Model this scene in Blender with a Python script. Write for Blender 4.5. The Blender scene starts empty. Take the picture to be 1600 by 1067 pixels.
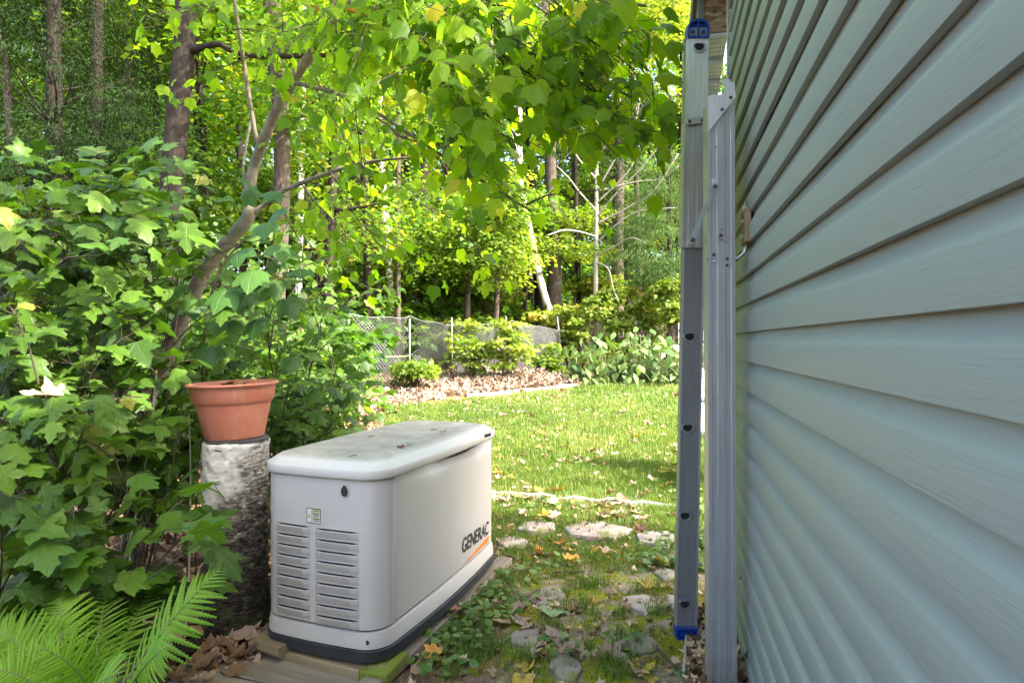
import bpy, math, random
import numpy as np
from mathutils import Vector, Matrix

# ------------------------------------------------------------------ camera, sky, sun
F, CX, CY, H = 950.0, 800.0, 533.5, 1.15      # focal length in photo pixels, picture centre, eye height
S = bpy.context.scene
cam_d = bpy.data.cameras.new("camera"); cam = bpy.data.objects.new("camera", cam_d)
S.collection.objects.link(cam); S.camera = cam
cam_d.sensor_width = 36.0; cam_d.lens = 36.0 * F / 1600.0
cam_d.clip_start = 0.05; cam_d.clip_end = 500
cam.location = (0, 0, H); cam.rotation_euler = (math.radians(90), 0, 0)

SUN_AZ, SUN_EL = math.radians(114), math.radians(43)     # azimuth clockwise from +Y (straight ahead)
W = bpy.data.worlds.new("World"); S.world = W; W.use_nodes = True
wn = W.node_tree; wn.nodes.clear()
sky = wn.nodes.new("ShaderNodeTexSky"); sky.sky_type = 'NISHITA'; sky.sun_disc = False
sky.sun_elevation = SUN_EL; sky.sun_rotation = SUN_AZ
sky.air_density = 1.0; sky.dust_density = 6.0; sky.ozone_density = 1.0
bg = wn.nodes.new("ShaderNodeBackground"); bg.inputs[1].default_value = 0.15
wo = wn.nodes.new("ShaderNodeOutputWorld")
wn.links.new(sky.outputs[0], bg.inputs[0]); wn.links.new(bg.outputs[0], wo.inputs[0])
sd = bpy.data.lights.new("sun", 'SUN'); sd.energy = 2.35; sd.angle = math.radians(0.6); sd.color = (1, .94, .84)
sun = bpy.data.objects.new("sun", sd); S.collection.objects.link(sun)
sdir = Vector((math.sin(SUN_AZ) * math.cos(SUN_EL), math.cos(SUN_AZ) * math.cos(SUN_EL), math.sin(SUN_EL)))
sun.rotation_euler = sdir.to_track_quat('Z', 'Y').to_euler(); sun.location = sdir * 30
S.view_settings.view_transform = 'Standard'; S.view_settings.look = 'None'
S.view_settings.exposure = 3.08; S.view_settings.gamma = 1.0; S.view_settings.use_curve_mapping = False
S.cycles.max_bounces = 8; S.cycles.transmission_bounces = 5; S.cycles.diffuse_bounces = 5
S.cycles.use_denoising = True
S.cycles.caustics_reflective = False; S.cycles.caustics_refractive = False

rs = np.random.RandomState(7); random.seed(11)
COL = S.collection

# ------------------------------------------------------------------ geometry helpers
def vnoise(x, y, s=1.0, seed=0):
    x = np.asarray(x, float) / s + seed * 17.3; y = np.asarray(y, float) / s - seed * 9.1
    return (np.sin(x * 1.7 + 1.3 * np.sin(y * 1.1)) + np.sin(y * 2.1 + 1.7 * np.sin(x * .9 + 2)) +
            .5 * np.sin(x * 4.3 + y * 3.1) + .5 * np.sin(x * 3.7 - y * 5.3 + 1)) / 3.0

def gz(x, y):
    """height of the ground: level by the house, rising towards the wood"""
    y = np.asarray(y, float); x = np.asarray(x, float)
    r = np.clip(y - 3.3, 0, None)
    base = 0.066 * r * r / (r + .35)
    far = np.clip(y - 13, 0, None) * 0.01
    left = np.clip(-x - 1.6, 0, 4) * 0.03
    amp = np.clip((y - 1) / 8, .25, 1.3)
    return base - far + left + amp * .022 * vnoise(x, y, .9) + .004 * vnoise(x, y, .17, 3)

def at(u, v, Y): return Vector(((u - CX) * Y / F, Y, H - (v - CY) * Y / F))
def gp(u, v, dz=0.0):
    """where the ray through a photo pixel meets the ground"""
    Y = 1.0
    k = (v - CY) / F; ux = (u - CX) / F
    for i in range(600):
        if H - k * Y <= gz(ux * Y, Y) + dz: break
        Y += 0.03
    lo, hi = Y - .03, Y
    for i in range(12):
        m = (lo + hi) / 2
        if H - k * m <= gz(ux * m, m) + dz: hi = m
        else: lo = m
    return Vector((ux * hi, hi, H - k * hi))
def ground(x, y, dz=0.0): return Vector((x, y, float(gz(x, y)) + dz))

class MB:
    def __init__(s): s.v = []; s.f = []; s.m = []
    def add(s, vs, fs, mi=0):
        n = len(s.v); s.v += [tuple(p) for p in vs]; s.f += [tuple(i + n for i in q) for q in fs]; s.m += [mi] * len(fs); return s
    def box(s, x0, x1, y0, y1, z0, z1, mi=0):
        vs = [(x0,y0,z0),(x1,y0,z0),(x1,y1,z0),(x0,y1,z0),(x0,y0,z1),(x1,y0,z1),(x1,y1,z1),(x0,y1,z1)]
        return s.add(vs, [(0,3,2,1),(4,5,6,7),(0,1,5,4),(1,2,6,5),(2,3,7,6),(3,0,4,7)], mi)
    def tube(s, pts, radii, sides=6, cap=True, mi=0):
        pts = [Vector(p) for p in pts]
        if not hasattr(radii, '__len__'): radii = [radii] * len(pts)
        vs = []; fs = []; n = len(pts); ref = None
        for i, p in enumerate(pts):
            t = (pts[min(i + 1, n - 1)] - pts[max(i - 1, 0)])
            t = t.normalized() if t.length > 1e-9 else Vector((0, 0, 1))
            if ref is None: ref = t.orthogonal().normalized()
            a = (ref - t * ref.dot(t)); a = a.normalized() if a.length > 1e-6 else t.orthogonal().normalized()
            ref = a; b = t.cross(a)
            for k in range(sides):
                th = 2 * math.pi * k / sides
                vs.append(p + (a * math.cos(th) + b * math.sin(th)) * radii[i])
        for i in range(n - 1):
            for k in range(sides):
                k2 = (k + 1) % sides
                fs.append((i * sides + k, i * sides + k2, (i + 1) * sides + k2, (i + 1) * sides + k))
        if cap:
            fs.append(tuple(range(sides))[::-1]); fs.append(tuple((n - 1) * sides + k for k in range(sides)))
        return s.add(vs, fs, mi)
    def prism(s, poly, fn, d0, d1, mi=0):
        """poly (a,b) points, extruded between depth d0 and d1; fn(a,b,d) -> xyz"""
        n = len(poly)
        vs = [fn(a, b, d0) for a, b in poly] + [fn(a, b, d1) for a, b in poly]
        fs = [tuple(range(n)), tuple(range(2 * n - 1, n - 1, -1))] + [(i, i + n, (i + 1) % n + n, (i + 1) % n) for i in range(n)]
        return s.add(vs, fs, mi)
    def rings(s, rings, close_top=True, close_bot=True, mi=0, wrap=True):
        n = len(rings[0]); vs = [p for r in rings for p in r]; fs = []
        for i in range(len(rings) - 1):
            for k in range(n if wrap else n - 1):
                k2 = (k + 1) % n
                fs.append((i * n + k, i * n + k2, (i + 1) * n + k2, (i + 1) * n + k))
        if close_bot: fs.append(tuple(range(n))[::-1])
        if close_top: fs.append(tuple((len(rings) - 1) * n + k for k in range(n)))
        return s.add(vs, fs, mi)

def mesh_np(name, V, FC, mats, uv=None, tint=None, smooth=False, mi=None):
    """V (n,3), FC (m,k) equal-sided faces; uv (n,2) per vertex; tint (m) per face"""
    V = np.asarray(V, np.float32); FC = np.asarray(FC, np.int32)
    me = bpy.data.meshes.new(name); m, k = FC.shape
    me.vertices.add(len(V)); me.vertices.foreach_set('co', V.ravel())
    me.loops.add(m * k); me.loops.foreach_set('vertex_index', FC.ravel())
    me.polygons.add(m); me.polygons.foreach_set('loop_start', np.arange(0, m * k, k, dtype=np.int32))
    try: me.polygons.foreach_set('loop_total', np.full(m, k, np.int32))
    except Exception: pass
    if smooth: me.polygons.foreach_set('use_smooth', np.ones(m, bool))
    if uv is not None:
        l = me.uv_layers.new(name='UVMap'); l.data.foreach_set('uv', np.asarray(uv, np.float32)[FC.ravel()].ravel())
    if tint is not None:
        a = me.attributes.new('tint', 'FLOAT', 'FACE'); a.data.foreach_set('value', np.asarray(tint, np.float32))
    for x in (mats if isinstance(mats, (list, tuple)) else [mats]): me.materials.append(x)
    me.update(calc_edges=True); return me

def mesh_mb(name, mb, mats, off=None, smooth=False, bevel=0, seg=2, auto=None):
    me = bpy.data.meshes.new(name)
    vs = mb.v if off is None else [(a[0] - off[0], a[1] - off[1], a[2] - off[2]) for a in mb.v]
    me.from_pydata([tuple(map(float, v)) for v in vs], [], mb.f)
    for x in (mats if isinstance(mats, (list, tuple)) else [mats]): me.materials.append(x)
    if max(mb.m, default=0) > 0: me.polygons.foreach_set('material_index', mb.m)
    if smooth: me.polygons.foreach_set('use_smooth', [True] * len(me.polygons))
    me.update()
    if auto is not None: me.set_sharp_from_angle(angle=math.radians(auto))
    return me

def put(name, me, parent=None, loc=None):
    o = bpy.data.objects.new(name, me); COL.objects.link(o)
    if parent is not None: o.parent = parent
    if loc is not None: o.location = loc
    return o
def tag(o, label=None, cat=None, group=None, kind=None):
    if label: o['label'] = label
    if cat: o['category'] = cat
    if group: o['group'] = group
    if kind: o['kind'] = kind
    return o
def thing(name, label, cat, loc=(0, 0, 0), rz=0.0, group=None):
    o = bpy.data.objects.new(name, None); COL.objects.link(o); o.empty_display_size = .1
    o.location = loc; o.rotation_euler = (0, 0, rz)
    return tag(o, label, cat, group)
def part(name, mb, mat, root, world=True, smooth=False, bevel=0, parent=None, auto=None):
    """a part whose shape is given in world space (world) or in the space of its root"""
    off = tuple(root.location) if world else None
    o = put(name, mesh_mb(name, mb, mat, off, smooth or auto is not None, auto=auto), parent or root)
    if bevel:
        b = o.modifiers.new('bevel', 'BEVEL'); b.width = bevel; b.segments = 2; b.limit_method = 'ANGLE'; b.angle_limit = math.radians(35)
        b.harden_normals = True
        o.data.polygons.foreach_set('use_smooth', [True] * len(o.data.polygons))
    return o
def solid(name, mb, mat, **k):
    """top-level single mesh with its origin at the centre of its base"""
    a = np.array(mb.v); c = ((a[:, 0].min() + a[:, 0].max()) / 2, (a[:, 1].min() + a[:, 1].max()) / 2, a[:, 2].min())
    o = put(name, mesh_mb(name, mb, mat, c, k.get('smooth', False), auto=k.get('auto')), None, c)
    if k.get('bevel'):
        b = o.modifiers.new('bevel', 'BEVEL'); b.width = k['bevel']; b.segments = 2; b.limit_method = 'ANGLE'
    return o

# ------------------------------------------------------------------ materials
class NT:
    def __init__(s, name):
        s.mat = bpy.data.materials.new(name); s.mat.use_nodes = True; s.t = s.mat.node_tree; s.t.nodes.clear()
        s.out = s.n('ShaderNodeOutputMaterial')
    def n(s, typ, **kw):
        x = s.t.nodes.new(typ)
        for k, v in kw.items(): setattr(x, k, v)
        return x
    def set(s, sock, val):
        if hasattr(val, 'is_linked') or hasattr(val, 'links'): s.t.links.new(val, sock)
        elif val is not None:
            if isinstance(val, (tuple, list)) and len(val) == 3 and sock.type == 'RGBA': val = (*val, 1)
            sock.default_value = val
    def math(s, op, a, b=None, c=None, clamp=False):
        x = s.n('ShaderNodeMath', operation=op); x.use_clamp = clamp
        for i, q in enumerate((a, b, c)):
            if q is not None: s.set(x.inputs[i], q)
        return x.outputs[0]
    def coord(s, kind='Object'): return s.n('ShaderNodeTexCoord').outputs[kind]
    def mapping(s, vec, scale=(1, 1, 1), rot=(0, 0, 0), loc=(0, 0, 0)):
        m = s.n('ShaderNodeMapping'); s.t.links.new(vec, m.inputs[0]); m.inputs['Scale'].default_value = scale
        m.inputs['Rotation'].default_value = rot; m.inputs['Location'].default_value = loc; return m.outputs[0]
    def noise(s, vec, scale, detail=4, rough=.55, dist=0, out=0):
        x = s.n('ShaderNodeTexNoise'); s.t.links.new(vec, x.inputs['Vector'])
        x.inputs['Scale'].default_value = scale; x.inputs['Detail'].default_value = detail
        x.inputs['Roughness'].default_value = rough; x.inputs['Distortion'].default_value = dist; return x.outputs[out]
    def voro(s, vec, scale, feature='F1', out='Distance'):
        x = s.n('ShaderNodeTexVoronoi', feature=feature); s.t.links.new(vec, x.inputs['Vector']); x.inputs['Scale'].default_value = scale
        return x.outputs[out]
    def ramp(s, fac, stops, interp='LINEAR'):
        x = s.n('ShaderNodeValToRGB'); x.color_ramp.interpolation = interp; e = x.color_ramp.elements
        while len(e) < len(stops): e.new(.5)
        for i, (p, c) in enumerate(stops):
            e[i].position = p; e[i].color = (*c, 1) if len(c) == 3 else c
        s.t.links.new(fac, x.inputs[0]); return x.outputs[0]
    def step(s, v, lo, hi):
        x = s.n('ShaderNodeMapRange'); x.clamp = True
        s.set(x.inputs[0], v); x.inputs[1].default_value = lo; x.inputs[2].default_value = hi; return x.outputs[0]
    def mix(s, fac, a, b, mode='MIX'):
        x = s.n('ShaderNodeMix', data_type='RGBA', blend_type=mode)
        s.set(x.inputs[0], fac); s.set(x.inputs[6], a); s.set(x.inputs[7], b); return x.outputs[2]
    def bump(s, h, strength=.3, dist=.01, normal=None):
        x = s.n('ShaderNodeBump'); x.inputs['Strength'].default_value = strength; x.inputs['Distance'].default_value = dist
        s.t.links.new(h, x.inputs['Height'])
        if normal is not None: s.t.links.new(normal, x.inputs['Normal'])
        return x.outputs[0]
    def princ(s, color, rough=.6, metal=0.0, normal=None, spec=.5, **kw):
        p = s.n('ShaderNodeBsdfPrincipled'); s.set(p.inputs['Base Color'], color); s.set(p.inputs['Roughness'], rough)
        s.set(p.inputs['Metallic'], metal); p.inputs['Specular IOR Level'].default_value = spec
        if normal is not None: s.t.links.new(normal, p.inputs['Normal'])
        for k, v in kw.items(): s.set(p.inputs[k], v)
        return p.outputs[0]
    def done(s, sh): s.t.links.new(sh, s.out.inputs[0]); return s.mat

def simple(name, color, rough=.6, metal=0.0, var=.12, scale=30, bump=.0, spec=.5, bscale=120):
    t = NT(name); c = t.coord(); n = t.noise(c, scale, 5)
    dark = tuple(x * (1 - var) for x in color); lite = tuple(min(1, x * (1 + var)) for x in color)
    col = t.ramp(n, [(.3, dark), (.7, lite)])
    nm = t.bump(t.noise(c, bscale, 4), bump, .002) if bump else None
    return t.done(t.princ(col, rough, metal, nm, spec))

def leaf_mat(name, stops, mode='attr', trans=.45, tcol=(1.5, 1.6, .5), rough=.42, veins=False, spec=.3, vein_n=.36):
    """a leaf: reflective top, light shining through; tone from the face's 'tint' or from the object"""
    t = NT(name)
    if mode == 'attr':
        a = t.n('ShaderNodeAttribute'); a.attribute_name = 'tint'; fac = a.outputs['Fac']
    else:
        fac = t.n('ShaderNodeObjectInfo').outputs['Random']
    col = t.ramp(fac, stops)
    nm = None
    uv = t.n('ShaderNodeUVMap').outputs[0] if veins else None
    if veins:
        sp = t.n('ShaderNodeSeparateXYZ'); t.t.links.new(uv, sp.inputs[0]); x, y = sp.outputs[0], sp.outputs[1]
        ax = t.math('ABSOLUTE', x)
        ang = t.math('ARCTAN2', ax, y)
        r = t.math('SQRT', t.math('ADD', t.math('MULTIPLY', x, x), t.math('MULTIPLY', y, y)))
        d = t.math('MULTIPLY', t.math('PINGPONG', ang, vein_n), r)
        v1 = t.step(d, .016, .004)
        # side veins herringbone off the main ones
        w = t.math('PINGPONG', t.math('ADD', t.math('MULTIPLY', y, 1.0), t.math('MULTIPLY', ax, -.9)), .05)
        v2 = t.math('MULTIPLY', t.step(w, .008, .0), .45)
        vv = t.math('MAXIMUM', v1, v2)
        mott = t.noise(uv, 7, 3)
        col = t.mix(t.math('MULTIPLY', vv, .35), col, t.mix(.5, col, (.32, .38, .14)))
        col = t.mix(t.step(mott, .35, .75), t.mix(.18, col, (0, 0, 0)), col)
        nm = t.bump(vv, .5, .004)
    p = t.princ(col, rough, 0, nm, spec)
    tr = t.n('ShaderNodeBsdfTranslucent'); m = t.n('ShaderNodeMix', data_type='RGBA', blend_type='MULTIPLY')
    m.inputs[0].default_value = 1; t.set(m.inputs[6], col); m.inputs[7].default_value = (*tcol, 1)
    t.t.links.new(m.outputs[2], tr.inputs[0])
    mx = t.n('ShaderNodeMixShader'); mx.inputs[0].default_value = trans
    t.t.links.new(p, mx.inputs[1]); t.t.links.new(tr.outputs[0], mx.inputs[2])
    return t.done(mx.outputs[0])

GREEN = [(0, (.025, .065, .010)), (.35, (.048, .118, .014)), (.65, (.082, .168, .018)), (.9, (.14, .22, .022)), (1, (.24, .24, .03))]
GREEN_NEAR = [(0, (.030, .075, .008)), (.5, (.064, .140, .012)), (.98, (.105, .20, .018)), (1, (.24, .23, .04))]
YGREEN = [(0, (.06, .13, .014)), (.35, (.13, .215, .022)), (.7, (.22, .29, .045)), (.9, (.31, .33, .07)), (1, (.36, .29, .06))]
M = {}
M['leaf_near'] = leaf_mat('shade_maple_leaf', GREEN_NEAR, 'obj', .36, veins=True)  # darker maple copy, the thicket's shade put into the colour
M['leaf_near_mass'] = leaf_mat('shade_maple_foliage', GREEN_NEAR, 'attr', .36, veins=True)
M['leaf_over'] = leaf_mat('lit_maple_leaf', [(0, (.08, .18, .010)), (.45, (.16, .28, .010)), (.96, (.25, .36, .014)), (.985, (.40, .36, .03)), (1, (.5, .38, .03))], 'obj', .72, (1.9, 1.9, .4), veins=True)  # brighter maple copy, backlight on the boughs put into the colour
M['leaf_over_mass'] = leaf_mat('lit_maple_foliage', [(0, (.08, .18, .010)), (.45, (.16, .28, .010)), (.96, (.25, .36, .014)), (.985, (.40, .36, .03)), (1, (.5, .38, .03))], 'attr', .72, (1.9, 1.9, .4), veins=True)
M['creeper'] = leaf_mat('creeper_leaf', [(0, (.042, .11, .018)), (1, (.07, .16, .028))], 'obj', .3, (1.3, 1.5, .6), .38, veins=True, vein_n=1.5)
M['fern'] = leaf_mat('fern_leaf', [(0, (.12, .25, .018)), (1, (.18, .32, .03))], 'obj', .45, (1.4, 1.5, .5), .5)
M['tree_leaf'] = leaf_mat('wood_foliage', GREEN, 'attr', .5, (1.6, 1.6, .4), .5)
M['yellow_leaf'] = leaf_mat('yellowing_foliage', YGREEN, 'attr', .5, (1.5, 1.4, .5), .5)
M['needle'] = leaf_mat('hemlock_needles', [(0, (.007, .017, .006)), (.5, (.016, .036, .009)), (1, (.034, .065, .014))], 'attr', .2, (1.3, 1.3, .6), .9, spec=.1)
M['needle_pale'] = leaf_mat('cedar_sprays', [(0, (.03, .07, .018)), (.5, (.06, .11, .03)), (1, (.11, .16, .045))], 'attr', .3, (1.3, 1.3, .6), .9, spec=.1)  # paler needle tones for the drooping cedar
M['grass'] = leaf_mat('grass_blades', [(0, (.07, .12, .022)), (.5, (.11, .175, .030)), (.8, (.17, .22, .05)), (.93, (.26, .26, .09)), (1, (.36, .30, .16))], 'attr', .35, (1.4, 1.5, .5), .5)
M['moss'] = leaf_mat('moss_tufts', [(0, (.17, .17, .010)), (.5, (.30, .29, .016)), (1, (.42, .38, .035))], 'attr', .25, (1.3, 1.3, .5), .8)
M['ivy'] = leaf_mat('ground_cover_leaf', [(0, (.06, .13, .02)), (.6, (.11, .20, .035)), (1, (.20, .28, .06))], 'obj', .3, (1.3, 1.4, .6), .4, veins=True, vein_n=1.5)
M['ivy_mass'] = leaf_mat('ground_cover_foliage', [(0, (.06, .13, .02)), (.6, (.11, .20, .035)), (1, (.20, .28, .06))], 'attr', .3, (1.3, 1.4, .6), .4, veins=True, vein_n=1.5)
M['hosta'] = leaf_mat('broad_leaf', [(0, (.05, .11, .025)), (1, (.15, .22, .07))], 'attr', .35, (1.3, 1.4, .6), .4)
LIT = [(0, (.09, .045, .02)), (.3, (.20, .11, .06)), (.6, (.34, .22, .14)), (.85, (.46, .34, .24)), (1, (.55, .36, .10))]
M['litter'] = leaf_mat('dry_leaves', LIT, 'attr', .12, (1.2, 1, .8), .7)
M['bed_litter'] = leaf_mat('pale_dry_leaves', [(0, (.10, .065, .045)), (.4, (.24, .17, .125)), (.8, (.38, .30, .235)), (1, (.50, .42, .34))], 'attr', .12, (1.2, 1, .8), .7)
for nm, c in dict(yellow=(.50, .34, .05), tan=(.42, .30, .19), brown=(.24, .13, .07), pink=(.42, .28, .22), orange=(.58, .27, .05), green=(.24, .34, .16)).items():
    M['fallen_' + nm] = leaf_mat('fallen_leaf_' + nm, [(0, tuple(x * .8 for x in c)), (1, tuple(min(1, x * 1.15) for x in c))], 'obj', .15, (1.2, 1, .7), .6, veins=True)

def bark(name, c1, c2, scale=(22, 22, 5), bs=.6, patch=None, zmap=False):
    t = NT(name); c = t.coord(); m = t.mapping(c, scale)
    n = t.noise(m, 1.6, 7, .65, .6); col = t.ramp(n, [(.3, c1), (.68, c2)])
    if patch: col = t.mix(t.step(t.noise(c, 5, 4), .56, .66), col, patch)
    return t.done(t.princ(col, .9, 0, t.bump(n, bs, .012), .2))
M['bark'] = bark('grey_brown_bark', (.028, .022, .017), (.11, .088, .068), patch=(.07, .072, .045))
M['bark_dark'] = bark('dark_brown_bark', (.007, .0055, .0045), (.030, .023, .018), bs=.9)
M['bark_grey'] = bark('smooth_grey_bark', (.075, .062, .046), (.20, .17, .13), (10, 10, 14), .35, patch=(.11, .115, .08))
M['twig'] = bark('twig_bark', (.035, .028, .020), (.10, .08, .055), (40, 40, 20), .2)
M['stem'] = simple('green_stem', (.16, .17, .06), .6)
M['dead_twig'] = bark('bleached_twig', (.22, .19, .15), (.42, .38, .32), (40, 40, 10), .2)
def birch(name, zdark=None):
    t = NT(name); c = t.coord()
    n = t.noise(t.mapping(c, (5, 5, 40)), 1.0, 5, .6, .4)
    big = t.noise(c, 6, 5, .6)
    col = t.ramp(n, [(.0, (.50, .46, .40)), (.60, (.66, .62, .56)), (.66, (.05, .04, .035)), (1, (.03, .025, .02))])
    dn = t.noise(t.mapping(c, (14, 14, 40)), 2.6, 9, .74, .5)
    if zdark is not None:
        z0 = t.n('ShaderNodeSeparateXYZ'); t.t.links.new(c, z0.inputs[0])
        dn = t.math('ADD', dn, t.math('ADD', t.math('MULTIPLY', z0.outputs[2], .34), -.15))
    dark = t.ramp(dn, [(.36, (.012, .010, .008)), (.47, (.060, .049, .040)), (.56, (.19, .165, .135)), (.66, (.46, .43, .38))])
    if zdark is not None:
        z = t.n('ShaderNodeSeparateXYZ'); t.t.links.new(c, z.inputs[0])
        k = t.math('ADD', t.math('MULTIPLY', z.outputs[2], 2.2), t.math('MULTIPLY', big, 1.7))
        k = t.math('ADD', k, t.math('MULTIPLY', z.outputs[0], -3.2))
        col = t.mix(t.step(k, zdark + .10, zdark - .10), col, dark)
        gr = t.noise(c, 14, 4); low = t.step(z.outputs[2], .42, .1)
        col = t.mix(t.math('MULTIPLY', t.math('MULTIPLY', t.step(gr, .5, .62), low), .5), col, (.07, .09, .03))
    else: col = t.mix(t.step(big, .55, .62), col, dark)
    fine = t.noise(t.mapping(c, (30, 30, 110)), 1.5, 6, .7)
    return t.done(t.princ(col, .85, 0, t.bump(fine, .5, .004, t.bump(n, .7, .008)), .25))
M['birch'] = birch('birch_bark'); M['birch_stump'] = birch('weathered_birch_bark', 2.08)

def wood(name, c1, c2, axis=0, moss=0.0, rough=.8):
    t = NT(name); c = t.coord(); sc = [26, 26, 26]; sc[axis] = 1.6
    n = t.noise(t.mapping(c, tuple(sc)), 1.3, 6, .6, .5); col = t.ramp(n, [(.28, c1), (.72, c2)])
    if moss: col = t.mix(t.step(t.noise(c, 14, 5, .6), 1 - moss, 1.08 - moss), col, (.13, .16, .02))
    return t.done(t.princ(col, rough, 0, t.bump(n, .35, .004), .25))
M['plank'] = wood('weathered_plank', (.12, .095, .07), (.27, .22, .165), 0)
M['timber'] = wood('old_timber', (.14, .10, .055), (.29, .22, .13), 0, .36)
M['mossy_timber'] = wood('mossy_timber', (.14, .12, .05), (.26, .22, .10), 0, .62)
M['edging'] = wood('grey_edging', (.27, .25, .21), (.46, .42, .36), 1, .3)
M['edging_pale'] = simple('pale_edging', (.46, .44, .38), .7, var=.25, scale=18)
M['bed_board'] = wood('brown_bed_board', (.10, .065, .04), (.22, .15, .09), 1)

def siding():
    t = NT('sage_vinyl_siding'); c = t.coord(); g = t.mapping(c, (60, 2.2, 60))
    n = t.noise(g, 2.0, 5, .6, .8); big = t.noise(t.mapping(c, (1, 1.2, 2)), 1.3, 3)
    col = t.mix(t.math('MULTIPLY', big, .35), (.202, .236, .226), (.228, .260, .246))
    # yellow-green bounce light painted on the last hand's breadth before the corner
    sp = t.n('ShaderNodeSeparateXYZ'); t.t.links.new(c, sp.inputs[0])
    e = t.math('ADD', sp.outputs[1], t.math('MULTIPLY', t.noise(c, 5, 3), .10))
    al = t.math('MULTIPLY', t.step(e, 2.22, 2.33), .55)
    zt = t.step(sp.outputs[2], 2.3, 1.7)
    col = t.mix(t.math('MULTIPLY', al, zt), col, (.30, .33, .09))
    speck = t.step(t.noise(c, 55, 2), .76, .80)
    col = t.mix(t.math('MULTIPLY', speck, .6), col, (.10, .08, .05))
    dirt = t.math('MULTIPLY', t.step(t.noise(t.mapping(c, (1, 1, 3)), 3, 6, .65), .5, .8), .22)
    col = t.mix(dirt, col, (.20, .22, .18))
    return t.done(t.princ(col, .46, 0, t.bump(n, .5, .0022), .5))
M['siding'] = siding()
M['trim'] = simple('pale_trim', (.55, .57, .56), .5)
def osb():
    t = NT('oriented_strand_board'); c = t.coord()
    v = t.voro(t.mapping(c, (14, 14, 48), (0, .5, 0)), 1.6, out='Color'); n = t.noise(c, 22, 5)
    r = t.n('ShaderNodeRGBToBW'); t.t.links.new(v, r.inputs[0])
    col = t.ramp(t.math('ADD', t.math('MULTIPLY', r.outputs[0], .6), t.math('MULTIPLY', n, .4)), [(.25, (.07, .045, .03)), (.5, (.20, .13, .085)), (.75, (.36, .27, .19))])
    return t.done(t.princ(col, .85, 0, t.bump(r.outputs[0], .5, .004), .2))
M['osb'] = osb()
M['soffit'] = simple('grey_soffit', (.36, .40, .44), .5)
M['dark_metal'] = simple('dark_fascia', (.10, .095, .09), .5)
def alu(name, c, rough=.4, metal=.75):
    t = NT(name); k = t.coord(); n = t.noise(t.mapping(k, (80, 80, 3)), 1.5, 5); b = t.noise(k, 9, 4)
    col = t.ramp(n, [(.25, tuple(x * .82 for x in c)), (.75, tuple(min(1, x * 1.1) for x in c))])
    col = t.mix(t.math('MULTIPLY', t.step(b, .5, .7), .22), col, tuple(x * .55 for x in c))
    return t.done(t.princ(col, t.math('ADD', t.math('MULTIPLY', b, .2), rough - .1), metal, t.bump(n, .06, .001)))
M['alu'] = alu('weathered_aluminium', (.54, .535, .545)); M['alu_dark'] = alu('grey_aluminium', (.27, .275, .29), .42, .6)
M['steel'] = alu('bright_steel', (.62, .62, .64), .3, .9); M['alu_white'] = alu('lit_aluminium', (.72, .74, .78), .45, .55)
M['blue'] = simple('blue_plastic', (.006, .035, .24), .4, var=.25)
M['rust'] = simple('rusty_bolt', (.10, .06, .045), .7, .3, .5, 80)
M['black'] = simple('black_plastic', (.020, .021, .024), .55, var=.3)
M['void'] = simple('dark_opening', (.008, .008, .009), .9)
M['rubber'] = simple('slate_tile', (.06, .06, .062), .8, var=.4, bump=.4)
def cabinet(name, c, dirt):
    t = NT(name); k = t.coord(); col = t.ramp(t.noise(k, 5, 4), [(.3, tuple(x * .94 for x in c)), (.7, c)])
    g = t.n('ShaderNodeNewGeometry'); sp = t.n('ShaderNodeSeparateXYZ'); t.t.links.new(k, sp.inputs[0])
    if dirt:
        up = t.step(sp.outputs[2], .672, .684)
        d = t.math('MULTIPLY', up, t.step(t.noise(k, 9, 8, .7), .02, .58)); col = t.mix(t.math('MULTIPLY', d, .85), col, (.235, .205, .165))
        col = t.mix(t.math('MULTIPLY', up, t.math('MULTIPLY', t.step(t.noise(k, 60, 3), .62, .7), .7)), col, (.10, .08, .06))
    else:
        d = t.step(sp.outputs[2], .30, .10); col = t.mix(t.math('MULTIPLY', t.math('MULTIPLY', d, t.noise(t.mapping(k, (9, 9, 3)), 2, 6, .7)), .35), col, (.26, .25, .21))
    return t.done(t.princ(col, t.math('ADD', t.math('MULTIPLY', up, .45), .42) if dirt else .42, 0, t.bump(t.noise(k, 260, 2), .05, .001), .4))
M['cab'] = cabinet('cream_grey_cabinet', (.51, .475, .435), False); M['lid'] = cabinet('cream_grey_lid', (.55, .515, .47), True)
def terra():
    t = NT('terracotta_plastic'); k = t.coord(); n = t.noise(k, 9, 6, .65)
    col = t.ramp(n, [(.3, (.42, .135, .08)), (.6, (.50, .18, .11)), (.8, (.55, .28, .20))])
    st = t.noise(t.mapping(k, (24, 24, 3)), 1.5, 5); col = t.mix(t.math('MULTIPLY', t.step(st, .55, .75), .28), col, (.52, .36, .28))
    return t.done(t.princ(col, .55, 0, t.bump(n, .1, .002), .35))
M['terracotta'] = terra()
M['soil'] = simple('potting_soil', (.07, .045, .03), .95, var=.5, scale=60, bump=.8)
def stone(name, c1, c2):
    t = NT(name); k = t.coord(); n = t.noise(k, 9, 8, .65); col = t.ramp(n, [(.3, c1), (.7, c2)])
    col = t.mix(t.step(t.noise(k, 5, 5), .56, .66), col, (.16, .17, .05))
    return t.done(t.princ(col, .88, 0, t.bump(n, .7, .012), .25))
M['flag'] = stone('flagstone', (.22, .18, .15), (.40, .34, .29)); M['flag2'] = stone('dark_flagstone', (.15, .125, .095), (.29, .25, .20))
M['white_plastic'] = simple('white_chair_plastic', (.74, .74, .74), .4, var=.05)
M['orange'] = simple('orange_print', (.75, .20, .02), .5, var=.05); M['ink'] = simple('black_print', (.02, .02, .025), .5)
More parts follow.
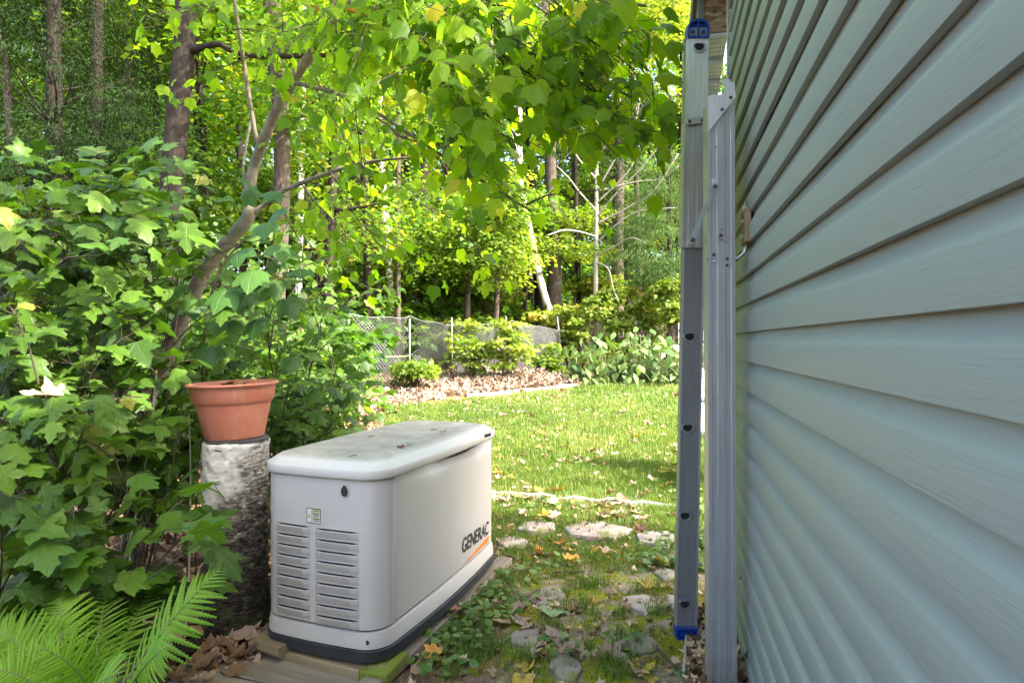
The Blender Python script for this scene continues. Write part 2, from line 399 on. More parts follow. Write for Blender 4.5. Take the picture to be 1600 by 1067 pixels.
M['sticker'] = simple('sticker_white', (.62, .62, .58), .5, var=.05); M['sticker_y'] = simple('sticker_yellow', (.42, .36, .05), .5)
M['galv'] = simple('galvanised_wire', (.17, .175, .175), .6, .3, var=.15)
M['string'] = simple('yellow_string', (.7, .65, .15), .7)
# ------------------------------------------------------------------ the ground, one sheet
def axis(lo, hi, fine_lo, fine_hi, fs, cs):
    a = [fine_lo]
    while a[-1] < fine_hi: a.append(a[-1] + fs)
    st = fs; b = [a[-1]]
    while b[-1] < hi: st = min(st * 1.18, cs); b.append(b[-1] + st)
    st = fs; c = [fine_lo]
    while c[-1] > lo: st = min(st * 1.18, cs); c.append(c[-1] - st)
    return np.array(c[::-1][:-1] + a + b[1:])
gxs = axis(-60, 60, -3.2, 2.2, .035, 4); gys = axis(-20, 120, .6, 5.5, .035, 4)
GX, GY = np.meshgrid(gxs, gys); GZ = gz(GX, GY) + .006 * vnoise(GX, GY, .06, 5)
nx, ny = len(gxs), len(gys); ii = np.arange(nx * ny).reshape(ny, nx)
FC = np.stack([ii[:-1, :-1], ii[:-1, 1:], ii[1:, 1:], ii[1:, :-1]], -1).reshape(-1, 4)
# the lawn's outline on the ground: wood litter to the left of it and behind the beds
LB = [gp(640, 1060), gp(690, 960), gp(640, 720), gp(585, 672), gp(600, 638), gp(740, 622), gp(903, 604), gp(1000, 592)]
lawn_poly = [(-0.12, .3), (-.14, 1.8)] + [(.05, 2.6), (.02, 3.4), (-.55, 4.3), (-1.05, 5.2)] + [(p.x, p.y) for p in LB[3:7]] + [(LB[7].x, LB[7].y + .3), (7, LB[7].y + 1), (9, .3)]
def inside(px, py, poly):
    px = np.asarray(px); py = np.asarray(py); r = np.zeros(px.shape, bool); n = len(poly)
    for i in range(n):
        x1, y1 = poly[i]; x2, y2 = poly[(i + 1) % n]
        if y1 == y2: continue
        c = ((y1 > py) != (y2 > py)) & (px < (x2 - x1) * (py - y1) / (y2 - y1) + x1); r ^= c
    return r
lawn_mask = inside(GX + .06 * vnoise(GX, GY, .3, 9), GY + .06 * vnoise(GX, GY, .25, 8), lawn_poly).astype(np.float32)
def ground_mat():
    t = NT('ground_soil_and_litter'); c = t.coord()
    a = t.n('ShaderNodeAttribute'); a.attribute_name = 'lawn'; lawn = a.outputs['Fac']
    sp = t.n('ShaderNodeSeparateXYZ'); t.t.links.new(c, sp.inputs[0]); y = sp.outputs[1]
    n1 = t.noise(c, 7, 8, .65); n2 = t.noise(c, 45, 6, .7); n3 = t.noise(c, 2.2, 5)
    litter = t.ramp(n2, [(.3, (.035, .022, .014)), (.5, (.12, .075, .045)), (.68, (.26, .17, .11))])
    v = t.voro(c, 22, out='Color'); r = t.n('ShaderNodeRGBToBW'); t.t.links.new(v, r.inputs[0])
    litter = t.mix(t.math('MULTIPLY', r.outputs[0], .55), litter, (.27, .17, .11))
    soil = t.ramp(n2, [(.3, (.15, .115, .075)), (.7, (.36, .28, .20))])
    moss = t.ramp(n2, [(.3, (.11, .125, .012)), (.55, (.22, .235, .018)), (.75, (.32, .31, .035))])
    near = t.mix(t.step(n1, .44, .56), soil, moss)
    grass = t.ramp(n2, [(.3, (.035, .055, .015)), (.7, (.10, .15, .03))])
    grass = t.mix(t.step(n3, .55, .8), grass, (.15, .13, .07))
    k = t.math('ADD', y, t.math('MULTIPLY', n1, 1.2))
    L = t.mix(t.step(k, 3.5, 4.1), near, grass)
    col = t.mix(lawn, litter, L)
    return t.done(t.princ(col, .95, 0, t.bump(n2, .8, .02), .15))
gm = ground_mat()
me = mesh_np('ground', np.stack([GX, GY, GZ], -1).reshape(-1, 3), FC, gm, smooth=True)
at_ = me.attributes.new('lawn', 'FLOAT', 'POINT'); at_.data.foreach_set('value', lawn_mask.ravel())
tag(put('ground', me), kind='structure')

# ------------------------------------------------------------------ house with dutch-lap siding, seen along its wall
TH = math.atan2(234, F); K = .303; CORNER = 950 * K / 112 / math.cos(TH)
house = thing('house', 'house gable wall clad in sage green horizontal vinyl siding along the right', 'house', (K, 0, 0), -TH)
STEP = .0977; B0 = 1.181 - 12 * STEP - STEP
prof = [(-.0155, 0.0), (-.0173, .0006), (-.0176, .002), (-.0174, .030), (-.0172, .0585), (-.0160, .0625), (-.0115, .0685), (-.0068, .075), (-.0036, .083), (-.0016, STEP + .004)]
ys = np.linspace(-1.6, CORNER - .012, 34)
def course_mesh(seed):
    r = np.random.RandomState(seed); V = []; pp = [(-.004, .0005)] + prof
    ph = r.rand(4) * 6
    for y in ys:
        w = .0011 * math.sin(y * 2.3 + ph[0]) + .0006 * math.sin(y * 7 + ph[1]); wz = .0008 * math.sin(y * 1.7 + ph[2])
        for (x, z) in pp: V.append((x + w, y, z + wz))
    n = len(pp); F_ = [(i * n + j, (i + 1) * n + j, (i + 1) * n + j + 1, i * n + j + 1) for i in range(len(ys) - 1) for j in range(n - 1)]
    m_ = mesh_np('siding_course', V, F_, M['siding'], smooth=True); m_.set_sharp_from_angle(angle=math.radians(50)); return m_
# the object's own z is needed by the material, so every course is a mesh of its own height
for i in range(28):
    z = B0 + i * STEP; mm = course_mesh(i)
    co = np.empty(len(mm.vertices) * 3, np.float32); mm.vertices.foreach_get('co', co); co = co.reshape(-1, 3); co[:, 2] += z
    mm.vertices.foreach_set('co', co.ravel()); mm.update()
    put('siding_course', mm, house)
part('wall_body', MB().box(.012, 6, -1.6, CORNER - .02, -.15, 2.64), M['trim'], house, world=False)
part('foundation', MB().box(.004, .011, -1.6, CORNER - .02, -.16, B0 + .002), simple('foundation_concrete', (.23, .22, .20), .9, bump=.5), house, world=False)
mb = MB().box(-.026, .011, CORNER - .012, CORNER + .004, B0 - .005, 2.64).box(-.029, -.023, CORNER - .017, CORNER - .0119, B0 - .005, 2.64)
part('corner_trim', mb, M['trim'], house, world=False)
# roof: slopes over the gable wall, its box eave stands out past the far corner
rf = MB()
rf.prism([(-.16, 2.645), (6.3, 3.6), (6.3, 3.72), (-.16, 2.75)], lambda a, b, d: (a, d, b), -1.9, CORNER + .5)
part('roof', rf, simple('dark_shingles', (.09, .085, .08), .9, bump=.6), house, world=False)
zs = H + 461 * 2.72 / F
e0 = CORNER + .012
eb = MB().box(-.115, -.020, e0, e0 + .012, zs, 2.64)
part('strand_board', eb, M['osb'], house, world=False)
part('fascia', MB().box(-.142, -.117, e0 - .003, e0 + .5, zs - .01, 2.64).box(-.116, -.02, e0 + .52, e0 + .55, zs - .4, 2.64), M['dark_metal'], house, world=False)
sf = MB()
y0, y1 = e0 + .004, e0 + .5
sf.prism([(y0, zs - .012), (y1, zs - .095), (y1, zs - .085), (y0, zs - .002)], lambda a, b, d: (d, a, b), -.112, -.022)
for k in (1, 2): sf.prism([(y0 + k * .16, zs - .015 - k * .027), (y0 + k * .16 + .01, zs - .017 - k * .027), (y0 + k * .16 + .01, zs - .012 - k * .03 - .02), (y0 + k * .16, zs - .010 - k * .027 - .02)], lambda a, b, d: (d, a, b), -.110, -.024)
sp_ = part('soffit_panel', sf, M['soffit'], house, world=False)
vh = MB()
for a in np.linspace(y0 + .02, y1 - .02, 16):
    zz = zs - .0125 - (a - y0) / .496 * .083
    for b in np.linspace(-.105, -.032, 6): vh.box(b, b + .007, a, a + .004, zz - .0012, zz - .0004)
part('vent_slots', vh, M['void'], house, world=False, parent=sp_)

# ------------------------------------------------------------------ standby generator
GA = .348; GW, GL = .497, 1.057; GXY = (-.4436, 2.0385); GB = .062
gen = thing('standby_generator', 'boxy cream grey standby generator with louvered front and domed lid', 'generator', (GXY[0], GXY[1], GB), -GA)
def outline(ins=0.0, rf_=.075, rb=.05, bulge=.016, n=8):
    """local x from -GW (left) to 0 (right), y from 0 (front) to GL (back)"""
    x0, x1, y0, y1 = -GW + ins, -ins, ins, GL - ins; pts = []
    for (cx, cy, r, a0) in ((x1 - rf_, y0 + rf_, rf_, -90), (x1 - rb, y1 - rb, rb, 0), (x0 + rb, y1 - rb, rb, 90), (x0 + rf_, y0 + rf_, rf_, 180)):
        for k in range(n + 1):
            a = math.radians(a0 + 90 * k / n); pts.append([cx + r * math.cos(a), cy + r * math.sin(a)])
    out = []
    m = len(pts)
    for i in range(m):
        p, q = pts[i], pts[(i + 1) % m]; out.append(p)
        L_ = math.hypot(q[0] - p[0], q[1] - p[1])
        if L_ > .15:
            for k in range(1, 8): out.append([p[0] + (q[0] - p[0]) * k / 8, p[1] + (q[1] - p[1]) * k / 8])
    res = []
    for x, y in out:
        fx = 1 - ((y - GL / 2) / (GL / 2)) ** 2; fy = 1 - ((x + GW / 2) / (GW / 2)) ** 2
        x += bulge * max(0, fx) * (1 if x > -GW / 2 else -1); y += .012 * max(0, fy) * (-1 if y < GL / 2 else 1)
        res.append((x, y))
    return res
def shell(levels):
    mb = MB(); mb.rings([[(x, y, z) for x, y in outline(ins, b, b * .7, bl)] for z, ins, b, bl in levels]); return mb
gp_ = lambda name, mb, mat, **k: part(name, mb, mat, gen, world=False, **k)
gp_('base', shell([(0, .006, .075, .03), (.004, -.004, .08, .03), (.040, -.006, .08, .03), (.044, .0, .078, .026)]), M['black'], auto=35)
gp_('base_tray', shell([(.0442, .002, .078, .026), (.047, -.002, .078, .026), (.078, -.001, .078, .022), (.098, .003, .075, .018), (.101, .009, .07, .016)]), M['cab'], auto=35)
gp_('seam', shell([(.1012, .014, .07, .014), (.107, .014, .07, .014)]), M['void'])
# front cowl: wraps round the front corners; the side panel behind it is a separate door
bodylv = [(.107, .008, .072, .014), (.110, .004, .074, .015), (.35, .003, .074, .016), (.612, .003, .074, .016), (.617, .008, .07, .014)]
def slice_shell(levels, ylo, yhi, side=None):
    """part of the shell between two y, made by clamping the outline"""
    rows = []
    for z, ins, b, bl in levels:
        o = outline(ins, b, b * .7, bl)
        row = [(x, min(max(y, ylo), yhi), z) for x, y in o]; rows.append(row)
    return MB().rings(rows)
gp_('front_cowl', slice_shell(bodylv, -1, .083), M['cab'], auto=35)
# side doors with the hand recess below the lid
rows = []
for z, ins, b, bl in [(.107, .010, .072, .014), (.110, .006, .074, .015), (.30, .005, .074, .016), (.45, .005, .074, .016), (.54, .005, .074, .016), (.572, .005, .074, .016), (.580, .005, .074, .016), (.590, .005, .07, .015), (.602, .005, .07, .014), (.617, .005, .07, .014)]:
    row = []
    for x, y in outline(ins, b, b * .7, bl):
        yy = min(max(y, .087), GL - .004)
        t_ = (yy - .25) / (GL - .25 - .05)
        if 0 < t_ < 1.0 and z > .572:
            dpt = .046 * math.sin(math.pi * min(1, t_) ** 1.5) ** .8 * ((z - .572) / .045) ** .9
            x += -dpt if x > -GW / 2 else dpt
            z_ = z - .026 * math.sin(math.pi * min(1, t_) ** 1.6) ** .7 * ((z - .572) / .045)
        else: z_ = z
        row.append((x, yy, z_))
    rows.append(row)
gp_('side_panel', MB().rings(rows), M['cab'], auto=35)
gp_('recess_shade', slice_shell([(.56, .045, .06, .012), (.6168, .030, .06, .012)], .14, GL - .03), M['void'])  # near-black block behind the panel edge, paints the shade under the lid
gp_('panel_gap', slice_shell([(.108, .012, .07, .014), (.616, .012, .07, .014)], .078, .090), M['void'])
lid = gp_('lid', shell([(.6185, .004, .074, .016), (.6195, -.008, .085, .016), (.625, -.011, .088, .016), (.649, -.010, .088, .015), (.652, -.0085, .087, .015), (.6765, .024, .078, .010), (.679, .030, .07, .008), (.683, .050, .06, .005), (.686, .10, .04, 0)]), M['lid'], auto=60)
gp_('lid_shadow_gap', shell([(.6172, .016, .07, .012), (.6184, .016, .07, .012)]), M['void'])
def fy(x):  # front surface y at x
    f = 1 - ((x + GW / 2) / (GW / 2)) ** 2; return .003 - .012 * max(0, f) + .0
def louver(x0, x1, ztop, h=.031):
    mb = MB(); n = 7; T = []; Bm = []; U = []
    for i in range(n):
        a = i / (n - 1); x = x0 + (x1 - x0) * a; e = min(1, 5 * a * (1 - a) + .0); e = min(1, e * 1.6)
        y = fy(x)
        T.append((x, y - .0140 * e - .0004, ztop - .0035 - .003 * (1 - e))); Bm.append((x, y - .0006, ztop - h)); U.append((x, y + .004, ztop - .0045))
    for i in range(n - 1):
        m_ = [tuple((T[i][k] * .5 + Bm[i][k] * .5 - (.0012 if k == 1 else 0)) for k in range(3)), tuple((T[i + 1][k] * .5 + Bm[i + 1][k] * .5 - (.0012 if k == 1 else 0)) for k in range(3))]
        mb.add([T[i], T[i + 1], m_[1], m_[0]], [(0, 3, 2, 1)]); mb.add([m_[0], m_[1], Bm[i + 1], Bm[i]], [(0, 3, 2, 1)])
        mb.add([U[i], U[i + 1], T[i + 1], T[i]], [(0, 1, 2, 3)])
    return mb
def slot(x0, x1, ztop):
    mb = MB(); n = 7; a_ = []; b_ = []
    for i in range(n):
        a = i / (n - 1); x = x0 + (x1 - x0) * a; e = min(1, 8 * a * (1 - a)); y = fy(x) - .0012
        a_.append((x, y, ztop + .0012 * e)); b_.append((x, y - .001, ztop - .0046 * e))
    for i in range(n - 1): mb.add([a_[i], a_[i + 1], b_[i + 1], b_[i]], [(0, 3, 2, 1)])
    return mb
for (xa, xb, zt, zb, n) in ((-.424, -.276, .442, .150, 9), (-.252, -.080, .440, .140, 9)):
    for i in range(n):
        z = zt + (zb - zt) * i / (n - 1)
        lv = gp_('louver', louver(xa, xb, z), M['cab'], smooth=True)
        part('slot', slot(xa, xb, z), M['void'], gen, world=False, parent=lv)
# lock, warning sticker, lid badge, knock-out hole, lettering
def ellipse(cx, cz, rx, rz, y, n=18): return [(cx + rx * math.cos(2 * math.pi * k / n), cz + rz * math.sin(2 * math.pi * k / n)) for k in range(n)]
XL, ZL = -.132, .577
lk = gp_('lock', MB().prism(ellipse(XL, ZL, .017, .021, 0), lambda a, b, d: (a, d, b), fy(XL) - .004, fy(XL) + .004), M['cab'])
part('keyhole_cover', MB().prism(ellipse(XL, ZL, .0135, .0175, 0), lambda a, b, d: (a, d, b), fy(XL) - .0065, fy(XL) - .002).box(XL - .006, XL + .006, fy(XL) - .006, fy(XL) - .002, ZL + .014, ZL + .020), M['black'], gen, world=False, parent=lk)
st = MB(); sx0, sx1, sz0, sz1 = -.288, -.230, .456, .508; yy = fy(-.26) - .0012
st.box(sx0, sx1, yy, yy + .003, sz0, sz1)
so = gp_('warning_sticker', st, M['sticker'])
s2 = MB(); y2 = yy - .0008
for (a, b, c, d) in ((sx0, sx1, sz1 - .002, sz1), (sx0, sx1, sz0, sz0 + .0015), (sx0, sx0 + .0015, sz0, sz1), (sx1 - .0015, sx1, sz0, sz1), (sx0 + .021, sx0 + .0225, sz0, sz1)): s2.box(a, b, y2, y2 + .001, c, d)
for z in (.464, .470, .480, .486, .497): s2.box(sx0 + .027, sx1 - .005, y2, y2 + .001, z, z + .0022)
part('sticker_print', s2, M['ink'], gen, world=False, parent=so)
s3 = MB().prism([(sx0 + .003, .474), (sx0 + .018, .474), (sx0 + .0105, .490)], lambda a, b, d: (a, d, b), y2 - .0004, y2 + .001)
s3.box(sx0 + .0235, sx1 - .002, y2 - .0002, y2 + .001, .502, .5055).box(sx0 + .0235, sx1 - .002, y2 - .0002, y2 + .001, .4895, .4935).box(sx0 + .0235, sx1 - .002, y2 - .0002, y2 + .001, .4735, .4765)
part('warning_triangle', s3, M['sticker_y'], gen, world=False, parent=so)
def fx(y, ins=.005, bl=.016): return -ins + bl * max(0, 1 - ((y - GL / 2) / (GL / 2)) ** 2)
hx = -.060
gp_('knockout_hole', MB().prism(ellipse(hx, .070, .018, .010, 0), lambda a, b, d: (a, d, b), -.0015, .03), M['void'])
# the badge on the far end of the lid's side
bx = -.0 + .0105
bd = gp_('lid_badge', MB().prism([(GL - .20, .632), (GL - .10, .629), (GL - .098, .655), (GL - .198, .658)], lambda a, b, d: (d, a, b), .0085, fx(GL - .15, -.0105, .015) + .0015), M['sticker'])
part('badge_print', MB().prism([(GL - .190, .6375), (GL - .108, .6345), (GL - .107, .6495), (GL - .189, .6525)], lambda a, b, d: (d, a, b), .010, fx(GL - .15, -.0105, .015) + .0025), M['void'], gen, world=False, parent=bd)
cu = bpy.data.curves.new('lettering', 'FONT'); cu.body = 'GENERAC'; cu.size = 1; cu.offset = .02; cu.shear = .12; cu.extrude = 0; cu.space_character = 1.02
to = bpy.data.objects.new('tmp', cu); COL.objects.link(to); bpy.context.view_layer.update()
tm = bpy.data.meshes.new_from_object(to.evaluated_get(bpy.context.evaluated_depsgraph_get())); bpy.data.objects.remove(to)
co = np.empty(len(tm.vertices) * 3, np.float32); tm.vertices.foreach_get('co', co); co = co.reshape(-1, 3)
w0, w1, h1 = co[:, 0].min(), co[:, 0].max(), co[:, 1].max(); ya, yb, za, zh = .640, .968, .172, .062
nc = np.zeros_like(co)
for i, (a, b, _) in enumerate(co):
    t_ = (a - w0) / (w1 - w0); y = ya + (yb - ya) * t_; nc[i] = (fx(y) + .0012, y, za - .012 * t_ + b / h1 * zh)
tm.vertices.foreach_set('co', nc.ravel()); tm.update(); tm.materials.clear(); tm.materials.append(M['ink']); tm.name = 'lettering'
put('lettering', tm, gen)
sw = MB(); P0 = [(ya + .01, .118), (yb, .122), (yb, .150)]; n = 8
for i in range(n):
    a0, a1 = i / n, (i + 1) / n
    q = [(ya + .01 + (yb - ya - .01) * a0, .118 + .004 * a0, .119 + .031 * a0), (ya + .01 + (yb - ya - .01) * a1, .118 + .004 * a1, .119 + .031 * a1)]
    sw.add([(fx(q[0][0]) + .0012, q[0][0], q[0][1]), (fx(q[1][0]) + .0012, q[1][0], q[1][1]), (fx(q[1][0]) + .0012, q[1][0], q[1][2]), (fx(q[0][0]) + .0012, q[0][0], q[0][2])], [(0, 1, 2, 3)])
gp_('swoosh', sw, M['orange'])

# ------------------------------------------------------------------ planks and timbers the generator stands on
def board(name, label, cat, p0, p1, w, th, mat, ztop0, ztop1=None, group=None, rough=.004):
    """a board from p0 to p1 (ground x,y), its near edge on that line, slightly uneven"""
    p0, p1 = Vector((*p0, 0)), Vector((*p1, 0)); d = (p1 - p0); L_ = d.length; d.normalize(); nrm = Vector((-d.y, d.x, 0))
    ztop1 = ztop0 if ztop1 is None else ztop1; mb = MB(); n = 12; rings = []
    for i in range(n + 1):
        a = i / n; x = L_ * a; z = ztop0 + (ztop1 - ztop0) * a + random.uniform(-1, 1) * rough * .35
        e0 = random.uniform(-1, 1) * rough * .5; e1 = random.uniform(-1, 1) * rough * .5; c = .003
        rings.append([(x, e0, z - th), (x, e0, z - c), (x, c + e0, z), (x, w - c + e1, z), (x, w + e1, z - c), (x, w + e1, z - th)])
    mb.rings(rings)
    me = mesh_mb(name, mb, mat, (L_ / 2, w / 2, 0)); o = put(name, me)
    c_ = p0 + d * (L_ / 2) + nrm * (w / 2); o.location = c_; o.rotation_euler = (0, 0, math.atan2(d.y, d.x))
    return tag(o, label, cat, group)
g0 = Vector((GXY[0], GXY[1], 0)); gw = Vector((-math.cos(GA), math.sin(GA), 0)); gd = Vector((math.sin(GA), math.cos(GA), 0))
q = lambda a, b: tuple((g0 + gw * a + gd * b).xy)
board('support_plank', 'long weathered plank across under the front edge of the generator', 'plank', q(GW + .06, .0), q(.06, -.035), .10, .030, M['timber'], .052)
board('mossy_block', 'moss covered end of timber beside the front right corner of the generator', 'timber', q(.055, -.035), q(-.045, -.030), .16, .035, M['mossy_timber'], .054)
board('wood_block', 'short brown wood block wedged under the left front corner of the generator', 'wood block', q(GW + .015, -.028), q(GW - .12, -.050), .09, .028, M['timber'], .081, rough=.002)
board('side_board', 'long grey board lying flat along the right side of the generator', 'board', q(-.035, -.22), q(-.045, GL + .12), .075, .03, M['plank'], .040, group=None)
for k, (a, lab) in enumerate(((-.002, 'weathered paving plank directly in front of the generator'), (-.152, 'weathered paving plank second out from the front of the generator'), (-.302, 'weathered paving plank third out from the front of the generator'), (-.452, 'weathered paving plank farthest out from the front of the generator'))):
    board('paving_plank', lab, 'plank', q(GW + .20 - .05 * k, a - .145), q(-.02, a - .145), .142, .03, M['plank'], .020, group='planks paving the spot before the generator', rough=.005)
tray = board('paving_plank', 'weathered paving plank running beneath the generator', 'plank', q(GW + .02, .15), q(-.02, .15), .8, .03, M['plank'], .021, group='planks paving the spot before the generator')

# ------------------------------------------------------------------ birch stump, slate and flower pot
SY = 2.44; scx = (369 - CX) * SY / F; stz = H - (687 - CY) * SY / F
stump = thing('birch_stump', 'upright birch log with peeling white bark carrying the terracotta pot', 'tree stump', (scx, SY, 0))
sv = []; NR, NH = 96, 110
for j in range(NH + 1):
    h = j / NH; z = -.04 + (stz + .04) * h; row = []
    for i in range(NR):
        a = 2 * math.pi * i / NR
        r = .119 + .012 * math.exp(-h * 7) * (1 + .5 * math.cos(3 * a)) - .003 * math.sin(h * 5)
        fl = vnoise(a * 2.2, z * 26, .8, 4); r += .0045 * fl + .003 * vnoise(a * 6, z * 50, 1, 2)
        r += .004 * (vnoise(a * 3, z * 9, 1, 6) > .25)       # raised flakes of old bark
        r -= .010 * math.exp(-((a - 4.95) / .035) ** 2) * (h > .72)
        if j == NH: r -= .004
        row.append((r * math.cos(a), r * math.sin(a), z + (.004 * vnoise(a, 0, .3, 1) if j == NH else 0)))
    sv.append(row)
part('bark', MB().rings(sv, close_bot=False), M['birch_stump'], stump, world=False, smooth=True)
part('cut_top', MB().rings([[(.112 * math.cos(a), .112 * math.sin(a), z) for a in np.linspace(0, 2 * math.pi, 33)[:-1]] for z in (stz - .02, stz + .003)]), M['timber'], stump, world=False)
sl = [(r * math.cos(a) * 1.0, r * math.sin(a)) for a, r in zip(np.linspace(0, 2 * math.pi, 13)[:-1], (.127, .118, .125, .119, .128, .115, .124, .12, .126, .118, .13, .122))]
tag(solid('slate_tile', MB().prism([(scx + .004 + a, SY + b) for a, b in sl], lambda a, b, d: (a, b, d), stz + .0035, stz + .0125), M['rubber']), 'thin dark slate disc between the birch log and the flower pot', 'tile')
PZ = stz + .013; PX = (367 - CX) * SY / F; ph = H - (597 - CY) * SY / F - PZ
pot = thing('flower_pot', 'terracotta coloured round plastic flower pot standing on the birch log', 'flower pot', (PX, SY, PZ), 0); pot.rotation_euler = (0, math.radians(-1.6), .3)
pf = [(.0, .0), (.106, .0), (.110, .003), (.112, .010), (.140, ph * .62), (.141, ph * .645), (.147, ph * .655), (.153, ph * .70), (.158, ph * .90), (.160, ph * .945), (.170, ph * .952), (.172, ph * .972), (.170, ph * .995), (.166, ph), (.160, ph * .99), (.154, ph * .94), (.146, ph * .66), (.138, ph * .6)]
part('pot_body', MB().rings([[(r * math.cos(a), r * math.sin(a), z) for a in np.linspace(0, 2 * math.pi, 65)[:-1]] for r, z in pf[1:]], close_top=False), M['terracotta'], pot, world=False, auto=28)
sm = []
for r in (.150, .13, .10, .06, .02):
    sm.append([(r * math.cos(a), r * math.sin(a), ph * .84 + (.15 - r) * .13 + .006 * vnoise(r * 30 + a * 2, a * 3, 1, 2)) for a in np.linspace(0, 2 * math.pi, 41)[:-1]])
part('soil', MB().rings(sm, close_bot=False), M['soil'], pot, world=False, smooth=True)

# ------------------------------------------------------------------ aluminium ladder standing on edge against the wall
YL, YF_, YR = 2.35, 2.80, 2.00
lad = thing('extension_ladder', 'folded aluminium extension ladder standing upright beside the siding', 'ladder', (.67, YL, 0))
def z_at(v, Y): return H - (v - CY) * Y / F
def channel(mb, xc, w, y, fl, z0, z1, ribs=0, lean=(0, 0), th=.003, bulge=.0):
    """C channel: web towards the camera, flanges running back; xc(z) gives its centre"""
    hw = w / 2; P = [(-hw, fl), (-hw, 0)]
    if ribs:
        for k in range(ribs):
            a = -hw + w * (k + .28) / ribs; b = -hw + w * (k + .72) / ribs
            P += [(a, 0), (a + .002, .003), (b - .002, .003), (b, 0)]
    P += [(hw, 0), (hw, fl), (hw - th, fl), (hw - th, th + .003), (-hw + th, th + .003), (-hw + th, fl)]
    zz = np.linspace(z0, z1, 9)
    mb.rings([[(xc(z) + a, y + b, z) for a, b in P] for z in zz]); return mb
def lerp_px(va, ua, vb, ub, Y):
    za, zb = z_at(va, Y), z_at(vb, Y); xa, xb = (ua - CX) * Y / F, (ub - CX) * Y / F
    return lambda z: xa + (xb - xa) * (z - za) / (zb - za)
cl = lerp_px(1000, 1071.5, 33, 1091, YL); cf = lerp_px(920, 1075, 33, 1080, YF_); cr = lerp_px(1067, 1130, 165, 1126.5, YR)
z_foot = z_at(999, YL); z_top = z_at(33, YL)
a1 = part('rail', channel(MB(), cl, .080, YL, .030, z_at(977, YL), z_at(44, YL)), M['alu_dark'], lad, auto=30)
# raised edge beads of the rail
be = MB()
for s_ in (-1, 1):
    be.rings([[(cl(z) + s_ * .0385 + a, YL - .0035 + b, z) for a, b in ((-.0035, 0), (.0035, 0), (.0035, .005), (-.0035, .005))] for z in np.linspace(z_at(977, YL), z_at(44, YL), 9)])
part('edge_bead', be, M['alu'], lad, parent=a1)
part('far_rail', channel(MB(), cf, .066, YF_, .03, z_at(918, YF_), z_at(60, YF_)), M['alu_dark'], lad, auto=30)
part('outer_sleeve', channel(MB(), lerp_px(387, 1083.5, 190, 1088.5, YL), .098, YL - .014, .050, z_at(387, YL - .014), z_at(190, YL - .014), ribs=3), M['alu'], lad, auto=30)
part('lit_rail_top', channel(MB(), cl, .082, YL - .0065, .018, z_at(191, YL), z_at(62, YL)), M['alu_white'], lad, auto=30)  # same rail in a paler metal, the light on its top painted
part('base_rail', channel(MB(), cr, .091, YR, .045, -.01, z_at(165, YR), ribs=2), M['alu'], lad, auto=30)
cr2 = lambda z: cr(z) + .105
part('base_rail', channel(MB(), cr2, .07, YR + .38, .03, .0, z_at(190, YR + .4)), M['alu_dark'], lad, auto=30)
# rungs with their D shaped ends
def dshape(s=1.0, n=14):
    s *= 1.28; P = []
    for k in range(n):
        a = math.radians(180 + 180 * k / (n - 1)); P.append((.020 * s * math.cos(a), .020 * s * math.sin(a) * .95))
    P += [(.0195 * s, .006 * s), (.010 * s, .0105 * s), (-.010 * s, .0105 * s), (-.0195 * s, .006 * s)]
    return P
for v_, u_ in ((75, 1091), (525, 1077), (667, 1074), (804, 1070), (942, 1070)):
    z = z_at(v_, YL); x = (u_ - CX) * YL / F
    # ring round the opening of the hollow rung, the rung itself running back to the far rail
    yf = YL - (.013 if v_ == 75 else .005)
    o_, i_ = dshape(1.0), dshape(.66); n = len(o_); rg = MB()
    rg.rings([[(x + a, yf + .006, z + b) for a, b in o_], [(x + a, yf - .002, z + b) for a, b in dshape(.95)], [(x + a, yf - .002, z + b) for a, b in dshape(.74)], [(x + a, yf + .003, z + b) for a, b in i_], [(x + a, yf + .06, z + b) for a, b in i_]], False, False)
    ring = part('rung', rg, M['steel'], lad, auto=40)
    xf = cf(z)
    tb = MB(); tb.rings([[(x + (xf - x) * (yy - YL) / (YF_ - YL) + a, yy, z + b) for a, b in dshape(.9)] for yy in (YL + .008, YF_ + .01)])
    part('rung_tube', tb, M['alu_dark'], lad, parent=ring)
    part('rung_hollow', MB().prism([(x + a, z + b) for a, b in dshape(.65)], lambda a, b, d: (a, d, b), yf + .0015, yf + .0045), M['void'], lad, parent=ring)
# blue plastic end caps
def cap(up):
    z = z_at(62, YL) if up else z_at(979, YL); zt = z_at(32, YL) if up else z_at(1000, YL); mb = MB(); x = cl(z); s_ = 1 if up else -1
    pr = [(-.042, 0), (-.042, .66), (-.030, .92), (-.012, 1), (.012, 1), (.030, .92), (.042, .66), (.042, 0)]
    H_ = abs(zt - z); P = [(x + a, z + s_ * b * H_) for a, b in pr]
    mb.prism(P, lambda a, b, d: (a, d, b), YL + .002, YL + .030)
    # rim
    Q = [(x + a * .82, z + s_ * (.12 + b * .74) * H_) for a, b in pr]; n = len(P)
    mb.add([(a, YL - .012, b) for a, b in P] + [(a, YL - .012, b) for a, b in Q] + [(a, YL + .004, b) for a, b in P] + [(a, YL + .004, b) for a, b in Q],
           [(i, (i + 1) % n, n + (i + 1) % n, n + i) for i in range(n)] + [(i, 2 * n + i, 2 * n + (i + 1) % n, (i + 1) % n) for i in range(n)] + [(n + i, n + (i + 1) % n, 3 * n + (i + 1) % n, 3 * n + i) for i in range(n)])
    mb.box(x - .0025, x + .0025, YL - .010, YL + .003, min(z, zt) + .2 * H_, max(z, zt) - .1 * H_)
    for k in (-1, 1): mb.box(x + k * .020 - .006, x + k * .020 + .006, YL - .008, YL + .003, z + s_ * .3 * H_, z + s_ * .45 * H_)
    return mb
part('end_cap', cap(True), M['blue'], lad); part('end_cap', cap(False), M['blue'], lad)
